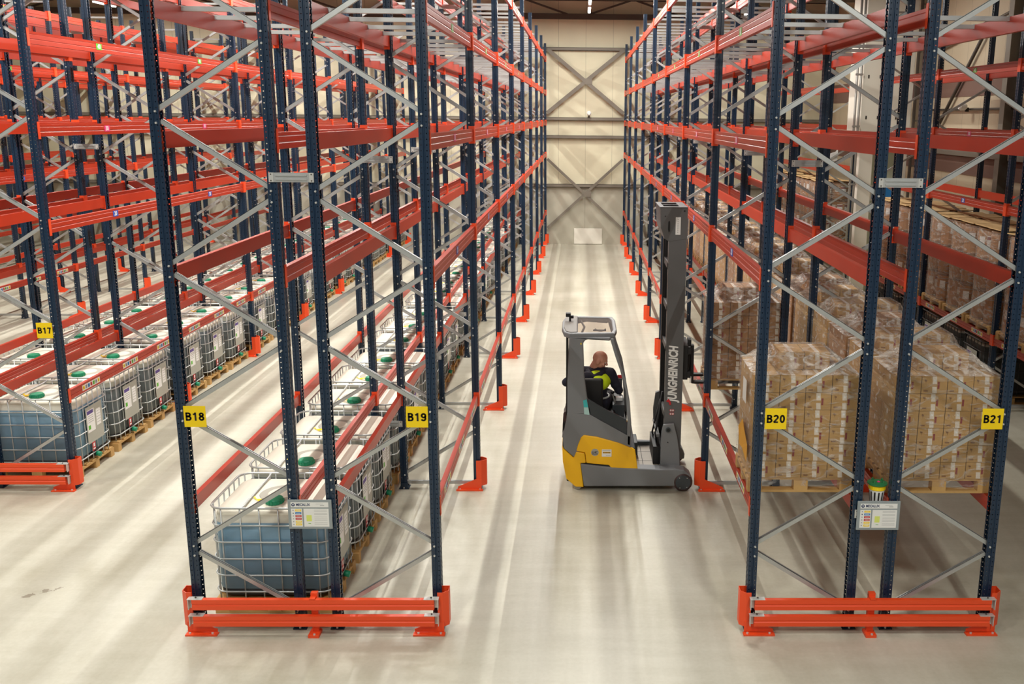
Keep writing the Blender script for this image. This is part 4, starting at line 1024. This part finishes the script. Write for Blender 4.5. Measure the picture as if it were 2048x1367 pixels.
cap(b, (-.08,.02,.1), (.08,.02,.1), .11, .11); cap(b, (0,.02,.12), (0,.04,.42), .125, .145); cap(b, (-.1,.04,.46), (.1,.05,.46), .10, .10)
cap(b, LS, RS, .06, .06); cap(b, (0,.04,.50), hp3(0,-.03,.0), .074, .060); cap(b, hp3(0,-.035,-.02), hp3(0,-.02,.06), .060, .062)
for (hh, S_, E_, W_) in ((0,LS,LE,LW),(1,RS,RE,RW)):
    cap(b, S_, E_, .055, .043); cap(b, E_, W_, .043, .028)
    d = (W_-E_).normalized(); pc = W_+d*.05; cap(b, W_, pc, .028, .034)
    side = d.cross(Vector((0,0,1))).normalized()
    for i, ln in enumerate((.062,.072,.068,.052)):
        base = W_+d*.085+side*(i-1.5)*.019; mid = base+d*ln*.5+Vector((0,0,-.008)); tip = mid+d*ln*.3+Vector((0,0,-.028)); cap(b, W_+d*.04+side*(i-1.5)*.015, base, .011, .0095, 8); cap(b, base, mid, .0095, .009, 8); cap(b, mid, tip, .009, .0075, 8)
    th = -1 if hh else 1
    cap(b, W_+d*.03+side*th*-.03, W_+d*.07+side*th*-.052+Vector((0,0,-.01)), .012, .010, 8); cap(b, W_+d*.07+side*th*-.052+Vector((0,0,-.01)), W_+d*.098+side*th*-.05+Vector((0,0,-.025)), .010, .0085, 8)
for s in (-1,1):
    cap(b, (s*.09,.04,.09), (s*.12,.36,.10), .085, .058); cap(b, (s*.12,.36,.10), (s*.12,.42,-.10), .056, .038); cap(b, (s*.12,.42,-.10), (s*.12,.50,-.13), .04, .035)
# head
b.sphere((0,0,0),.001,SKIN)
hb = MB(); hb.sphere((0,0,.125), (.076,.094,.092), SKIN, 16, 12); hb.sphere((0,.030,.065), (.058,.062,.07), SKIN, 14, 10); hb.sphere((0,.060,.020), (.03,.028,.024), SKIN)
hb.tube([(0,.088,.11),(0,.108,.078),(0,.098,.068)], [.010,.015,.010], SKIN, 8); hb.sphere((0,.106,.076), .014, SKIN); hb.tube([(-.038,.082,.122),(0,.094,.118),(.038,.082,.122)], [.009,.010,.009], SKIN, 8)
hb.tube([(-.02,.088,.044),(0,.094,.046),(.02,.088,.044)], .007, SKIN, 8); hb.tube([(-.017,.088,.034),(0,.092,.033),(.017,.088,.034)], .007, SKIN, 8)
for s in (-1,1):
    hb.sphere((s*.080,-.008,.088), (.013,.024,.036), SKIN); hb.sphere((s*.045,.062,.075), (.02,.02,.022), SKIN)
for p, f, mi, sm in zip([0], [0], [0], [0]): pass
b.add([HD @ Vector(v) for v in hb.v], [tuple(f) for f in hb.f], SKIN, True)
pbody = remesh(b, 'body', SKIN, .0068, PER, smooth=2)
for s in (-1,1):
    e = MB(); c = hp3(s*.030,.082,.100); e.sphere(c, .0115, EYE, 10, 8); c2 = hp3(s*.030,.090,.099); e.sphere(c2, .0055, BLACK, 8, 6); ob('eye', e, PER)
j = MB()
cap(j, (-.08,.02,.13), (.08,.02,.13), .135, .135); cap(j, (0,.02,.16), (0,.04,.42), .152, .172); cap(j, (-.1,.04,.45), (.1,.05,.45), .125, .125); cap(j, LS, RS, .078, .078)
for (S_, E_, W_) in ((LS,LE,LW),(RS,RE,RW)):
    d = (W_-E_).normalized(); cap(j, S_, E_, .078, .062); cap(j, E_, W_-d*.015, .062, .042)
    for q in (.3,.6): j.sphere(S_.lerp(E_, q)+Vector((0,0,-.01)), .074, SKIN)
jk = remesh(j, 'jacket', NAVY, .009, PER, smooth=2)
hd = MB(); hd.tube([(-.11,-.02,.55),(-.07,-.09,.53),(0,-.12,.50),(.08,-.09,.53),(.12,.0,.55),(.07,.09,.56),(-.06,.09,.56)], .048, SKIN, 8, closed=True); hd.sphere((-.10,-.13,.43), (.14,.09,.15), SKIN)
ob_h = remesh(hd, 'hood', NAVY, .009, PER, smooth=3)
v_ = MB(); v_.sphere((.03,.0,.43),(.185,.20,.15), SKIN, 20, 14); vest = remesh(v_, 'vest', HIVIS, .01, PER, smooth=1)
v_ = MB(); v_.tube([(.185*math.cos(a),.03+.178*math.sin(a),.20) for a in [2*PI*i/24 for i in range(24)]], .014, SILVER, 6, closed=True); ob('reflective_band', v_, PER)
tr = MB()
for s in (-1,1): cap(tr, (s*.09,.04,.09), (s*.12,.37,.11), .105, .078); cap(tr, (s*.12,.37,.11), (s*.12,.42,-.08), .078, .055)
cap(tr, (-.08,.02,.09), (.08,.02,.09), .125, .125); remesh(tr, 'trousers', NAVY2, .01, PER, smooth=2)
for s in (-1,1):
    bt = MB(); cap(bt, (s*.12,.41,-.12), (s*.12,.53,-.145), .052, .04); cap(bt, (s*.12,.42,-.08), (s*.12,.41,-.13), .055, .052); remesh(bt, 'boot', BOOT, .009, PER, smooth=2)
